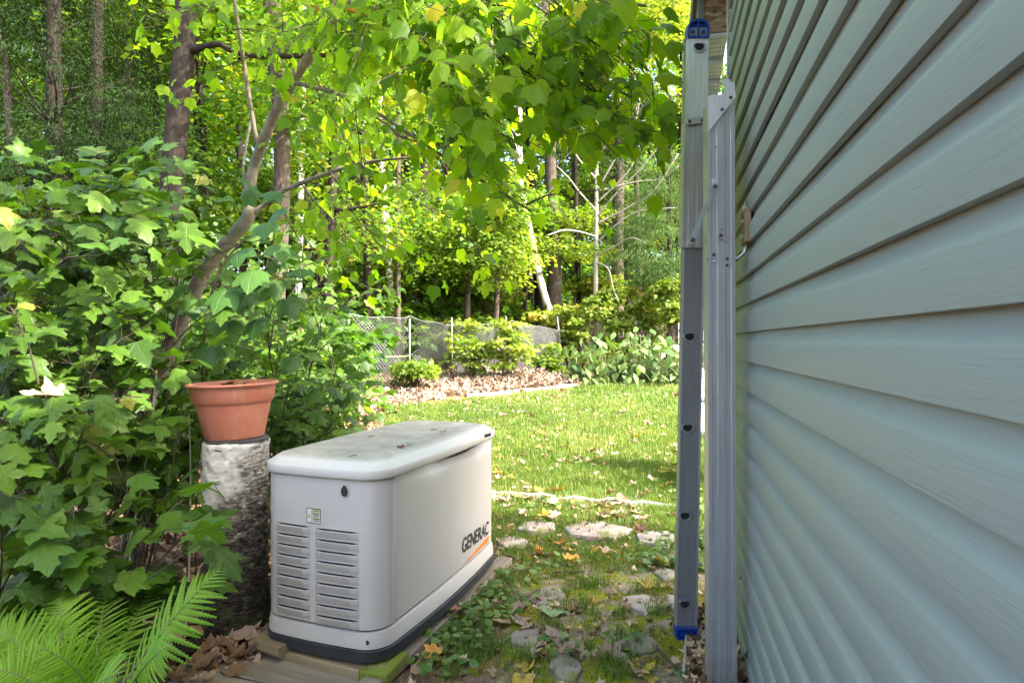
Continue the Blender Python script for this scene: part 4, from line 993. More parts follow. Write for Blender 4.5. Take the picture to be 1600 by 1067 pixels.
L = [l for l in L if CX + l[0][0] * F / l[0][1] < 1052 and rs.rand() < (.80 if CX + l[0][0] * F / l[0][1] < 820 else .60)]; St = [s for s in St if max(CX + q.x * F / q.y for q in s[0]) < 1056]
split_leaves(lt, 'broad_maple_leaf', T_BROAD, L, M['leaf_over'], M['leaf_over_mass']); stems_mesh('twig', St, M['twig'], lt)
n_ = 1500; q_ = norm(rs.randn(n_, 3)) * (rs.rand(n_, 1) ** .4) * [1.15, 1.5, .35] + [-.35, 2.0, 3.45]  # unseen leaves added above the view to shade the thicket
up_ = put('shading_foliage', leaf_mass('shading_foliage', T_S3, q_, rs.randn(n_, 3) * [1, 1, .4], rs.randn(n_, 3) * .4 + [0, 0, 1], rs.uniform(.07, .11, n_), rs.rand(n_), M['leaf_over_mass'], np.array(lt.location)), lt); up_['kind'] = 'stuff'
# bunches of pale winged seeds hanging among the boughs
for (u, v, Y) in ((722, 65, 2.3), (700, 60, 2.35), (770, 60, 2.25), (735, 92, 2.4), (762, 105, 2.4), (716, 105, 2.5), (700, 95, 2.5), (745, 45, 2.3)):
    mb = MB(); c = at(u, v, Y)
    for i in range(14):
        p = c + Vector((rs.randn() * .008, rs.randn() * .008, -i * .006)); d = Vector((rs.choice([-1, 1]) * .5, rs.randn() * .4, -1)).normalized(); w = d.cross(Vector((0, 1, .2))).normalized() * .0045
        mb.add([p, p + d * .010 + w, p + d * .026 + w * 1.2, p + d * .030, p + d * .018 - w * .6], [(0, 1, 2, 3, 4)])
    mb.tube([c + Vector((0, 0, .05)), c + Vector((0, 0, -.07))], .0008, 3)
    part('seed_bunch', mb, M['sticker'] if False else simple('pale_seeds', (.36, .36, .20), .6) if u == 722 else bpy.data.materials['pale_seeds'], lt)

# ------------------------------------------------------------------ creeper with five-fingered leaves
def palmate():
    V, Fc, U = [], [], []; b = 0; v0, f0, u0 = fan(H_OVATE, .25, .3)
    for ang, s in ((0, 1), (.85, .86), (-.85, .86), (1.75, .62), (-1.75, .62)):
        c, sn = math.cos(ang), math.sin(ang); v = v0.copy() * s * .62; v[:, 0] *= 1.25
        x = v[:, 0] * c + v[:, 1] * sn; y = -v[:, 0] * sn + v[:, 1] * c
        V.append(np.stack([x, y + .0, v[:, 2] - .05 * abs(ang) * v[:, 1]], -1)); Fc.append(f0 + b); U.append(u0); b += len(v0)
    return np.concatenate(V).astype(np.float32), np.concatenate(Fc), np.concatenate(U)
T_PALM = [palmate()]
cr_ = thing('virginia_creeper', 'five fingered creeper hanging above the flower pot against the leaning trunk', 'creeper', ground((360 - CX) * 2.6 / F, 2.6))
mb = MB()
for pts in ([(345, 900, 2.75, 5), (335, 760, 2.75, 5), (318, 620, 2.75, 4), (322, 500, 2.75, 4), (345, 420, 2.8, 4), (385, 370, 2.9, 3)], [(322, 500, 2.75, 3), (365, 470, 2.6, 3), (410, 430, 2.5, 3), (430, 360, 2.6, 2)]):
    Q, R = trunk_px(pts); mb.tube(Q, R, 6, cap=False)
part('vine', mb, M['twig'], cr_, smooth=True)
PL = [(372, 392, 2.35, .17), (352, 455, 2.3, .17), (395, 425, 2.3, .17), (425, 440, 2.35, .15), (355, 505, 2.35, .17), (400, 500, 2.42, .15), (330, 540, 2.45, .14), (440, 385, 2.4, .16), (412, 350, 2.5, .15), (448, 470, 2.5, .15), (300, 470, 2.5, .14), (430, 330, 2.6, .15), (470, 420, 2.6, .14), (380, 460, 2.45, .15), (385, 300, 2.9, .14), (430, 300, 2.8, .14), (455, 560, 2.6, .12)]
P = np.array([at(u, v, Y) for u, v, Y, s in PL]); n = len(PL)
leaf_objs('leaf', 'palmate_leaf', T_PALM, P, np.stack([rs.randn(n) * .35, -.55 + rs.randn(n) * .2, -.55 + rs.randn(n) * .2], -1), np.stack([rs.randn(n) * .25, -.55 + rs.randn(n) * .15, .8 + 0 * P[:, 0]], -1), np.array([s for *_, s in PL]), M['creeper'], cr_)
mb = MB()
for p in P:
    q_ = Vector(p); mb.tube([q_, q_ + Vector((rs.randn() * .03, .08, .02)), q_ + Vector((rs.randn() * .06, .2, -.02))], [.0012, .0015, .002], 4, cap=False)
part('petiole', mb, M['stem'], cr_)['kind'] = 'stuff'

# ------------------------------------------------------------------ fern
def pinna():
    n = 11; top, bot = [], []
    for i in range(n):
        a = (i + .5) / n; w = .095 * (1 - a) ** .55 * (1 if i else .9); o = .028
        top += [(w * .62, a - .04), (w + .012 * (1 - a), a + .005)]; bot += [(-w * .62, a - .04), (-w - .012 * (1 - a), a + .005)]
    P = [(0, 0)] + top + [(0, 1.0)] + bot[::-1]
    mid = [(0, (i + .5) / n) for i in range(n)]
    V = []; Fc = []
    for i in range(n):
        a0 = i / n; a1 = (i + 1) / n; w = .095 * (1 - (i / n)) ** .5
        for s in (-1, 1):
            b = len(V); V += [(0, a0, 0), (s * w * .55, a0 + .01, -.02), (s * w, a0 + .07, -.035), (s * w * .5, a1 + .01, -.02), (0, a1, 0)]
            Fc += [(b, b + 1, b + 2), (b, b + 2, b + 3), (b, b + 3, b + 4)] if s > 0 else [(b, b + 2, b + 1), (b, b + 3, b + 2), (b, b + 4, b + 3)]
    V = np.array(V, np.float32); V[:, 2] -= .18 * V[:, 1] ** 2
    return V, np.array(Fc, np.int32), np.zeros((len(V), 2), np.float32)
pm = mesh_np('pinna', *pinna()[:2], M['fern'], smooth=False)
fb = at(150, 1135, 1.55); fern = thing('fern', 'bright green fern with arching fronds in the bottom left corner', 'fern', ground(fb.x, fb.y))
FR = [((150, 1130, 1.55), (262, 960, 1.48), (345, 887, 1.62), .115), ((140, 1130, 1.58), (150, 990, 1.62), (172, 902, 1.80), .085), ((120, 1130, 1.5), (85, 960, 1.5), (98, 925, 1.62), .09),
      ((110, 1130, 1.5), (50, 990, 1.45), (-20, 985, 1.45), .10), ((120, 1150, 1.45), (60, 1040, 1.36), (-20, 1045, 1.32), .10), ((150, 1140, 1.5), (150, 1040, 1.36), (60, 1010, 1.3), .095),
      ((160, 1140, 1.5), (230, 1020, 1.38), (262, 1010, 1.36), .09), ((150, 1130, 1.6), (190, 980, 1.7), (250, 905, 1.9), .08), ((130, 1150, 1.42), (130, 1060, 1.3), (190, 1050, 1.22), .085), ((120, 1130, 1.6), (60, 950, 1.7), (30, 930, 1.85), .09),
      ((90, 1140, 1.5), (20, 1010, 1.5), (-40, 940, 1.55), .1)]
for a, b, c, pl in FR:
    A, B, C = at(*a), at(*b), at(*c); NF = 28; pts = bez(A, B, C, NF); mb = MB().tube(pts, [.0030 * (1 - .8 * i / NF) for i in range(NF)], 5)
    fo = part('frond', mb, M['stem'], fern)
    nrm0 = Vector((rs.randn() * .15, -.75, .75))
    for i in range(5, NF):
        t = i / (NF - 1); tg = (pts[min(i + 1, NF - 1)] - pts[i - 1]).normalized(); nn = (nrm0 - tg * nrm0.dot(tg)).normalized(); sd_ = tg.cross(nn)
        ln = pl * (1 - ((t - .42) / .60) ** 2) if t > .42 else pl * (.55 + .45 * (t - .2) / .22)
        if ln < .008: ln = .008
        for s in (-1, 1):
            d = (sd_ * s + tg * (.30 + .5 * t) + nn * rs.uniform(-.22, .12) + tg * rs.uniform(-.10, .10) + Vector((0, 0, -.08))).normalized()
            o = bpy.data.objects.new('leaflet', pm); COL.objects.link(o); o.parent = fo
            x = d.cross(nn).normalized(); z = x.cross(d)
            o.matrix_basis = Matrix.Translation(pts[i] - Vector(fern.location)) @ Matrix((tuple(x) + (0,), tuple(d) + (0,), tuple(z) + (0,), (0, 0, 0, 1))).transposed() @ Matrix.Scale(ln * rs.uniform(.82, 1.08), 4)

# ------------------------------------------------------------------ fallen leaves that can be told apart
def fall(px_list, colour, label, group, size=.085, lift=.006, name='fallen_leaf', surf=None):
    r = rs
    for (u, v) in px_list:
        p = gp(u, v) if surf is None else surf(u, v); s = size * r.uniform(.7, 1.15)
        k = r.randint(0, 3); me_ = leaf_mesh('dry_leaf', T_DRY, M['fallen_' + colour])[k]
        o = bpy.data.objects.new(name, me_); COL.objects.link(o); o.location = (p.x, p.y, p.z + lift + s * .05); o.scale = (s, s, s)
        o.rotation_euler = (r.randn() * .25, r.randn() * .25, r.rand() * 6.3); tag(o, label, 'leaf', group)
# leaves one can point at
fall([(1040, 890)], 'yellow', 'bright yellow fallen leaf standing beside the ladder foot', None, .10, .03)
fall([(893, 883)], 'yellow', 'pale yellow star shaped maple leaf in the middle of the path', None, .10, .02)
fall([(1006, 926)], 'yellow', 'cream coloured star shaped maple leaf left of the ladder', None, .11, .015)
fall([(850, 870)], 'orange', 'orange edged fallen leaf on the grass right of the generator', None, .085)
fall([(952, 865)], 'pink', 'greyish pink crumpled leaf on the path', None, .085, .02)
fall([(846, 960)], 'green', 'large pale green leaf lying on the moss', None, .12)
fall([(722, 968)], 'green', 'large pale green leaf lying beside the side board', None, .12, .03)
fall([(1096, 1058)], 'green', 'pale green leaf lying between the ladder rails at the bottom', None, .11, .01)
fall([(682, 1028)], 'orange', 'orange brown curled leaf beside the mossy timber end', None, .10, .03)
fall([(714, 970)], 'brown', 'rolled reddish brown leaf in the ground cover', None, .08, .04)
fall([(954, 808), (960, 812)], 'tan', 'tan maple leaves heaped just behind the large flagstone', 'leaves behind the large flagstone', .11, .02)
def scatter(n, u0, u1, v0, v1):
    out = []
    while len(out) < n:      # leaves lie in loose drifts
        a, b = rs.uniform(u0, u1), rs.uniform(v0, v1)
        for k in range(rs.randint(1, 6)): out.append((min(max(a + rs.randn() * 26, u0), u1), min(max(b + rs.randn() * 11, v0), v1)))
    return out[:n]
for colr, n in (('yellow', 9), ('tan', 22), ('pink', 12), ('brown', 14), ('orange', 4)):
    fall(scatter(n, 690, 1050, 830, 1060), colr, f'{dict(pink="pinkish", tan="tan", yellow="yellow", brown="brown", orange="orange")[colr]} fallen leaf lying on the mossy path', f'{colr} leaves on the mossy path', .075)
for colr, n in (('yellow', 14), ('tan', 40), ('pink', 22), ('brown', 18), ('orange', 5)):
    fall(scatter(n, 775, 1056, 650, 815), colr, f'{dict(pink="pinkish", tan="tan", yellow="yellow", brown="brown", orange="orange")[colr]} fallen leaf lying on the lawn', f'{colr} leaves on the lawn', .080, .02)
for colr, n in (('brown', 16), ('tan', 8), ('pink', 6)):
    fall([(rs.uniform(560, 1062), rs.uniform(600, 660)) for i in range(n)], colr, f'{dict(pink="pinkish", tan="tan", brown="brown")[colr]} fallen leaf far back on the lawn', f'{colr} leaves far back on the lawn', .10, .03)
for colr, n in (('brown', 34), ('tan', 16), ('pink', 12)):
    fall([(lambda a: (320 + 120 * a + rs.randn() * 18 - 60 * (rs.rand() ** 2), 1060 - 75 * a + rs.randn() * 12))(rs.rand()) for i in range(n)], colr, f'{dict(pink="pinkish", tan="tan", brown="brown")[colr]} curled leaf piled between birch log and planks', f'{colr} leaves at the foot of the birch log', .075, .02)
# bits on the generator's lid and on the soil of the pot
def lid_pt(u, v):
    Y = (H - (GB + .688)) * F / (v - CY); return at(u, v, Y)
fall([(697, 676)], 'brown', 'small curled brown leaf scrap standing on the generator lid', None, .035, .004, surf=lid_pt)
fall([(636, 694), (625, 697)], 'brown', 'small flat leaf scrap on the middle of the generator lid', 'leaf scraps on the generator lid', .03, .0, surf=lid_pt)
for (u, v, lab) in ((545, 713, 'tiny dark twig crumb near the front of the generator lid'), (575, 682, 'dark crumb near the left rim of the generator lid'), (673, 672, 'thin twig on the far part of the generator lid')):
    p = lid_pt(u, v); tag(solid('twig_crumb', MB().tube([p, p + Vector((.014, .01, .003)), p + Vector((.026, .012, .001))], .0015, 5), M['twig']), lab, 'twig')
def pot_pt(u, v):
    Y = SY - .02; p = at(u, v, Y); p.z = PZ + ph * .87; return p
fall([(360, 595), (375, 595), (350, 597), (385, 594)], 'brown', 'dry brown leaf lying on the soil of the flower pot', 'dry leaves in the flower pot', .06, .012, surf=pot_pt)
fall([(97, 618)], 'tan', 'dead tan leaf caught high in the left thicket', None, .10, 0, surf=lambda u, v: at(u, v, 1.85))
fall([(486, 25), (543, 22), (560, 28)], 'yellow', 'yellow leaf hanging among the boughs at the top', 'yellow hanging leaves', .07, 0, surf=lambda u, v: at(u, v, 2.4))
fall([(894, 212), (868, 185)], 'orange', 'orange leaf dangling under the overhanging bough', 'orange dangling leaves', .07, 0, surf=lambda u, v: at(u, v, 2.3))

# dead log and sticks at the left of the planks
c0, c1, c2 = gp(215, 1052), gp(290, 1030), gp(345, 1000)
mb = MB(); Q = [c0 + Vector((0, 0, .02)), c1 + Vector((0, 0, .03)), c2 + Vector((0, 0, .02))]; mb.tube(Q, [.03, .036, .028], 10)
tag(solid('rotten_log', mb, M['bark_dark'], smooth=True), 'short dark rotten log beside the fern and the planks', 'log')
for (a, b, r, lab) in (((340, 990), (385, 925), .003, 'thin dry stick leaning against the foot of the birch log'), ((1080, 905), (1068, 1062), .006, 'pale dry stick lying along the ladder foot'), ((1028, 1018), (1058, 1050), .004, 'thin grey stick on the moss left of the ladder foot'), ((862, 898), (912, 897), .004, 'small straight twig on the path'), ((1085, 940), (1100, 985), .004, 'curved brown stick under the ladder rails')):
    A, B = gp(*a), gp(*b); A.z += .012; B.z += .012
    if r == .003: B = at(b[0], b[1], A.y + .02)
    m_ = A.lerp(B, .5) + Vector((rs.randn() * .01, 0, .006)); tag(solid('dry_stick', MB().tube(bez(A, m_, B, 7), r, 6), M['dead_twig'] if lab[0] == 'p' else M['twig'], smooth=True), lab, 'stick')

# ------------------------------------------------------------------ grass, moss, ground cover, litter
def scatter_xy(n, x0, x1, y0, y1, poly, seed):
    r = np.random.RandomState(seed); X = r.uniform(x0, x1, n); Y = r.uniform(y0, y1, n); k = inside(X + .05 * vnoise(X, Y, .3, 9), Y, poly); return X[k], Y[k]
def blades(name, X, Y, h, w, seed, mat, label=None, lean=.35, tint=None, root=None):
    r = np.random.RandomState(seed); n = len(X); Z = gz(X, Y) - .004; h = h * r.uniform(.45, 1.25, n); a = r.rand(n) * 6.283; w = w * r.uniform(.7, 1.3, n)
    dx, dy = np.cos(a), np.sin(a); b = r.rand(n) * 6.283; l = lean * r.rand(n) * 1.6; lx, ly = np.cos(b) * l * h, np.sin(b) * l * h
    P0 = np.stack([X - dx * w, Y - dy * w, Z], -1); P1 = np.stack([X + dx * w, Y + dy * w, Z], -1)
    P2 = np.stack([X + dx * w * .8 + lx * .35, Y + dy * w * .8 + ly * .35, Z + h * .6], -1); P3 = np.stack([X - dx * w * .8 + lx * .35, Y - dy * w * .8 + ly * .35, Z + h * .6], -1)
    P4 = np.stack([X + lx, Y + ly, Z + h * (1 - .35 * l)], -1)
    V = np.stack([P0, P1, P2, P3, P4], 1).reshape(-1, 3); i = np.arange(n)[:, None] * 5
    Fc = np.stack([i + [0, 1, 2], i + [0, 2, 3], i + [3, 2, 4]], 1).reshape(-1, 3)
    T = r.rand(n) if tint is None else np.clip(tint + .22 * r.randn(n), 0, 1)
    o = put(name, mesh_np(name, V, Fc, mat, tint=np.repeat(T, 3))); o['kind'] = 'stuff'; return o
# lawn: dense blades, shorter and finer farther away, patchy tone
def lawn(name, n, y0, y1, x0, x1, h, w, seed):
    X, Y = scatter_xy(n, x0, x1, y0, y1, lawn_poly, seed); k = np.random.RandomState(seed + 1).rand(len(X)) < np.clip(.80 + .75 * vnoise(X, Y, .35, 12) + .35 * vnoise(X, Y, .11, 14), .12, 1); X, Y = X[k], Y[k]
    # keep flagstones and the generator's board clear
    keep = np.ones(len(X), bool)
    for (u, v, hw, hh, mt) in flags:
        c = gp(u, v); rx = hw * c.y / F; ry = hh * c.y * c.y / F / H; keep &= ((X - c.x) / rx) ** 2 + ((Y - c.y) / ry) ** 2 > 1.1
    lx = (X - GXY[0]) * math.cos(GA) - (Y - GXY[1]) * math.sin(GA); ly = (X - GXY[0]) * math.sin(GA) + (Y - GXY[1]) * math.cos(GA)
    keep &= ~((lx > -GW - .1) & (lx < .045) & (ly > -.6) & (ly < GL + .06))
    wall = (X - K) * math.cos(TH) - Y * math.sin(TH); keep &= (wall < -.02) | (Y > 2.7)
    X, Y = X[keep], Y[keep]; h = h * np.clip((Y - 2.2) / 2.4, .45, 1); return blades(name, X, Y, h, w, seed, M['grass'], tint=.50 + .26 * vnoise(X, Y, .8, 3) + .20 * vnoise(X, Y, .22, 5))
lawn('lawn_grass', 90000, 3.0, 5.2, -1.2, 2.0, .060, .0022, 1)
lawn('lawn_grass', 120000, 5.2, 8.0, -2.0, 3.4, .062, .0032, 2)
lawn('lawn_grass', 90000, 8.0, 14.0, -3.5, 6.0, .065, .0048, 3)
# tufts of grass in the joints of the path
tx, ty = [], []
for i in range(230):
    u = rs.uniform(700, 1060) if rs.rand() < .7 else rs.uniform(690, 820); v = 810 + 250 * rs.rand() ** 1.7; c = gp(u, v); n = rs.randint(18, 60); s = rs.uniform(.012, .04)
    tx.append(c.x + rs.randn(n) * s); ty.append(c.y + rs.randn(n) * s)
for (u, v, n) in ((920, 915, 260), (770, 845, 500), (790, 800, 500), (800, 870, 300), (770, 890, 260), (1010, 800, 200), (680, 1005, 120), (700, 960, 160)):
    c = gp(u, v); tx.append(c.x + rs.randn(n) * .045); ty.append(c.y + rs.randn(n) * .045)
tx, ty = np.concatenate(tx), np.concatenate(ty); lx = (tx - GXY[0]) * math.cos(GA) - (ty - GXY[1]) * math.sin(GA); ly = (tx - GXY[0]) * math.sin(GA) + (ty - GXY[1]) * math.cos(GA)
k = ~((lx > -GW - .1) & (lx < .03) & (ly > -.6) & (ly < GL + .03)); wl_ = (tx - K) * math.cos(TH) - ty * math.sin(TH); k &= wl_ < -.03
blades('path_grass', tx[k], ty[k], .055, .0016, 9, M['grass'], lean=.6, tint=np.full(k.sum(), .45))
# moss cushions: a very short dense pile in patches
X, Y = scatter_xy(260000, -.5, .95, 1.2, 3.7, [(-.5, 1.0), (.8, 1.0), (.95, 3.7), (-.2, 3.7)], 21)
mk = vnoise(X, Y, .16, 31) + .6 * vnoise(X, Y, .05, 32) + .25 * (2.6 - Y) > .12
keep = mk & ((X - K) * math.cos(TH) - Y * math.sin(TH) < -.01)
lx = (X - GXY[0]) * math.cos(GA) - (Y - GXY[1]) * math.sin(GA); ly = (X - GXY[0]) * math.sin(GA) + (Y - GXY[1]) * math.cos(GA); keep &= ~((lx > -GW - .1) & (lx < .05) & (ly > -.6) & (ly < GL + .05))
for (u, v, hw, hh, mt) in flags:
    c = gp(u, v); rx = hw * c.y / F; ry = hh * c.y * c.y / F / H; keep &= ((X - c.x) / rx) ** 2 + ((Y - c.y) / ry) ** 2 > 1.05
X, Y = X[keep], Y[keep]; blades('moss', X, Y, .011, .0016, 22, M['moss'], lean=.9, tint=.5 + .3 * vnoise(X, Y, .12, 41))
# small round leaved ground cover by the board, and along the house wall
def cover(label, pts, size, seed, h=.05):
    r = np.random.RandomState(seed); P, D, N, S_ = [], [], [], []; St = []
    for (u, v, n, s) in pts:
        c = gp(u, v)
        for i in range(n):
            x, y = c.x + r.randn() * s, c.y + r.randn() * s
            if (x - K) * math.cos(TH) - y * math.sin(TH) > -.03: continue
            lx = (x - GXY[0]) * math.cos(GA) - (y - GXY[1]) * math.sin(GA)
            ly = (x - GXY[0]) * math.sin(GA) + (y - GXY[1]) * math.cos(GA)
            if -GW - .1 < lx < .03 and -.6 < ly < GL: continue
            z = float(gz(x, y)) + .008 + h * r.rand(); P.append((x, y, z)); D.append((r.randn(), r.randn(), .1 * r.randn())); N.append((r.randn() * .35, r.randn() * .35 - .2, 1)); S_.append(size * r.uniform(.6, 1.3))
            St.append(([Vector((x, y, z - .04)), Vector((x, y, z))], [.0007, .0007]))
    c = gp(pts[0][0], pts[0][1]); t = thing('ground_cover', label, 'plant', c); P, D, N, S_ = map(np.array, (P, D, N, S_))
    o = np.argsort(-(S_ / P[:, 1])); a, b = o[:280], o[280:]
    leaf_objs('leaf', 'round_leaf', T_ROUND, P[a], D[a], N[a], S_[a], M['ivy'], t)
    if len(b): g = put('foliage', leaf_mass('foliage', T_ROUND, P[b], D[b], N[b], S_[b], r.rand(len(b)), M['ivy_mass'], np.array(t.location)), t); g['kind'] = 'stuff'
    stems_mesh('stem', St, M['stem'], t)['kind'] = 'stuff'
cover('low round leaved ground cover along the right side of the generator', [(740, 960, 55, .06), (715, 990, 45, .05), (700, 1020, 40, .05), (770, 930, 45, .06), (790, 900, 36, .07), (740, 1010, 34, .05), (680, 1050, 34, .05), (810, 945, 24, .07), (760, 905, 34, .05)], .034, 51)
cover('low leafy ground cover behind and between the ladder rails', [(1098, 800, 60, .07), (1098, 850, 60, .06), (1095, 780, 60, .09), (1096, 890, 40, .04), (1030, 880, 60, .06), (1045, 850, 50, .08)], .040, 52)
cover('scattered low leaves among the flagstones', [(850, 1020, 10, .05), (860, 890, 20, .07), (900, 1020, 8, .05), (1000, 880, 24, .07), (780, 975, 24, .06), (960, 1010, 10, .05), (880, 790, 30, .12), (840, 800, 24, .10)], .032, 53)

def litter(name, n, boxes, size, mat, seed, tm, poly=None, invert=False, label=None, lift=.006, heap=None):
    r = np.random.RandomState(seed); x0, x1, y0, y1 = boxes; X = r.uniform(x0, x1, n); Y = r.uniform(y0, y1, n)
    if poly is not None:
        k = inside(X, Y, poly); k = ~k if invert else k; X, Y = X[k], Y[k]
    k = ((X - K) * math.cos(TH) - Y * math.sin(TH) < -.02) | (Y > 2.8); lx = (X - GXY[0]) * math.cos(GA) - (Y - GXY[1]) * math.sin(GA); ly = (X - GXY[0]) * math.sin(GA) + (Y - GXY[1]) * math.cos(GA)
    k &= ~((lx > -GW - .25) & (lx < .05) & (ly > -.6) & (ly < GL + .05)); X, Y = X[k], Y[k]; n = len(X)
    Z = gz(X, Y) + lift + (heap(X, Y) if heap else 0) + .015 * r.rand(n); D = np.stack([r.randn(n), r.randn(n), .35 * r.randn(n)], -1); N = np.stack([.45 * r.randn(n), .45 * r.randn(n), np.ones(n)], -1)
    o = put(name, leaf_mass(name, tm, np.stack([X, Y, Z], -1), D, N, size * r.uniform(.55, 1.2, n), r.rand(n), mat, uv=False)); o['kind'] = 'stuff'; return o
T_DRYLOW = [curled(H_SIMPLE3, .9, 5), curled(H_SIMPLE3, 1.4, 6)]
litter('leaf_litter', 15000, (-4.5, -.3, .8, 7), .07, M['litter'], 61, T_DRYLOW, lawn_poly, True)
litter('leaf_litter', 14000, (-9, 8, 7, 20), .10, M['litter'], 62, T_DRYLOW, lawn_poly, True)
bp = [(e1.x - .2, e1.y), (e2.x, e2.y), (e3.x, e3.y), (e4.x - .5, e4.y + .3), (gp(560, 600).x, gp(560, 600).y), (gp(520, 660).x, gp(520, 660).y)]
bx = [p[0] for p in bp]; by = [p[1] for p in bp]
cxb, cyb = (e1.x + e3.x) / 2, (e1.y + e3.y) / 2
litter('dry_leaf_heap', 12000, (min(bx) - .6, max(bx), min(by) - .3, max(by)), .085, M['bed_litter'], 63, T_DRYLOW, bp, False, heap=lambda X, Y: .10 * np.exp(-((X - cxb) ** 2 / 1.5 + (Y - cyb) ** 2 / 1.2)))
litter('leaf_litter', 900, (-.4, .9, 1.5, 4.2), .032, M['litter'], 64, T_DRYLOW)
litter('leaf_litter', 900, (-1.2, 3.2, 4, 9), .045, M['bed_litter'], 65, T_DRYLOW, lawn_poly, lift=.02)
# leaf debris in the gap between ladder and wall
X = rs.uniform(1.45, 2.6, 900); off = rs.uniform(-.20, -.015, 900); Px = K + X * math.tan(TH) + off / math.cos(TH)
o = put('leaf_litter', leaf_mass('leaf_litter', T_DRYLOW, np.stack([Px, X, gz(Px, X) + .02 * rs.rand(900)], -1), rs.randn(900, 3) * [1, 1, .3], rs.randn(900, 3) * [.4, .4, 0] + [0, 0, 1], rs.uniform(.03, .06, 900), rs.rand(900), M['litter'], uv=False)); o['kind'] = 'stuff'
# ------------------------------------------------------------------ chain link fence
FH = 1.15
fpx = [(470, 600, 8.6), (535, 590, 9.2), (640, 583, 10.6), (708, 578, 11.6), (812, 574, 12.6), (872, 574, 12.3), (905, 573, 13.2)]
fence = thing('chain_link_fence', 'sagging galvanised chain link fence between the lawn and the wood', 'fence', ground((640 - CX) * 10.6 / F, 10.6))
def g2(u, Y): x = (u - CX) * Y / F; return ground(x, Y)
nodes = [g2(470, 8.4), g2(545, 9.3), g2(640, 10.3), g2(706, 11.0), g2(800, 11.8), g2(880, 12.2), g2(930, 13.2), g2(1060, 13.8), g2(1200, 14.2)]
nodes = [g2(330, 7.4)] + nodes
for i, p in enumerate(nodes):
    ln = Vector((0, 0, 0)) if i not in (5, 6) else Vector((-.12, 0, 0))
    part('fence_post', MB().tube([p - Vector((0, 0, .1)), p + Vector((0, 0, FH - .06)) + ln], .015, 8), M['galv'], fence, smooth=True)
def mesh_panel(a, b, ha, hb, lean):
    mb = MB(); L_ = (b - a).length; n = int(L_ / .062); d = (b - a) / L_; nr = Vector((-d.y, d.x, 0)).normalized()
    def P(s, t):
        s_ = min(max(s, 0), L_); k = s_ / L_; hh = ha + (hb - ha) * k; sag = .05 * math.sin(math.pi * k) + .02 * math.sin(k * 9)
        p = a.lerp(b, k); z = float(gz(p.x, p.y)) + .02 + t * (hh - sag); return Vector((p.x, p.y, z)) + nr * (lean * t * math.sin(math.pi * k) + .012 * math.sin(s * 5 + t * 4)) 
    T = 1.15
    for i in range(-int(T / .062), n + 1):
        for sg in (1, -1):
            s0 = i * .062 if sg > 0 else (i * .062 + T); pts = []
            for j in range(8):
                t = j / 7; s = s0 + sg * T * t * 1.0
                if -.001 <= s <= L_ + .001: pts.append(P(s, t) + nr * .003 * sg)
            if len(pts) > 1: mb.tube(pts, .0052, 3, cap=False)
    mb.tube([P(L_ * k / 12, 1) for k in range(13)], .006, 4, cap=False)
    return mb
hs = [1.1, 1.15, 1.15, 1.12, .95, 1.0, .8, 1.0, 1.0, 1.0]
for i in range(len(nodes) - 1): part('wire_mesh', mesh_panel(nodes[i], nodes[i + 1], hs[i], hs[i + 1], -.12 if i < 6 else .05), M['galv'], fence)
a, b = at(540, 557, 8.6), at(640, 556, 9.6); tag(solid('garden_string', MB().tube([a, a.lerp(b, .5) - Vector((0, 0, .01)), b], .004, 4), M['string']), 'thin yellow string stretched in front of the fence', 'string')

# ------------------------------------------------------------------ trees and shrubs
def foliage_arrays(r, C, rad, nl, size, flat=.35, droop=.35, tone=.5, tvar=.16, jit=.45):
    """sprays: flattened discs of leaves round the centres C"""
    m = len(C); th = r.rand(m, nl) * 6.283; rr = np.sqrt(r.rand(m, nl)) * rad[:, None]
    P = np.stack([C[:, None, 0] + rr * np.cos(th), C[:, None, 1] + rr * np.sin(th), C[:, None, 2] + (r.randn(m, nl) * flat * .28 * rad[:, None]) - droop * rr * rr / np.maximum(rad[:, None], .1) * .5], -1)
    D = np.stack([np.cos(th) + r.randn(m, nl) * .5, np.sin(th) + r.randn(m, nl) * .5, -droop + r.randn(m, nl) * .3], -1)
    N = np.stack([r.randn(m, nl) * jit, r.randn(m, nl) * jit, np.ones((m, nl))], -1)
    ct = tone + tvar * r.randn(m); T = np.clip(ct[:, None] + .10 * r.randn(m, nl), 0, 1); S_ = size * r.uniform(.6, 1.25, (m, nl))
    return P.reshape(-1, 3), D.reshape(-1, 3), N.reshape(-1, 3), S_.ravel(), T.ravel()
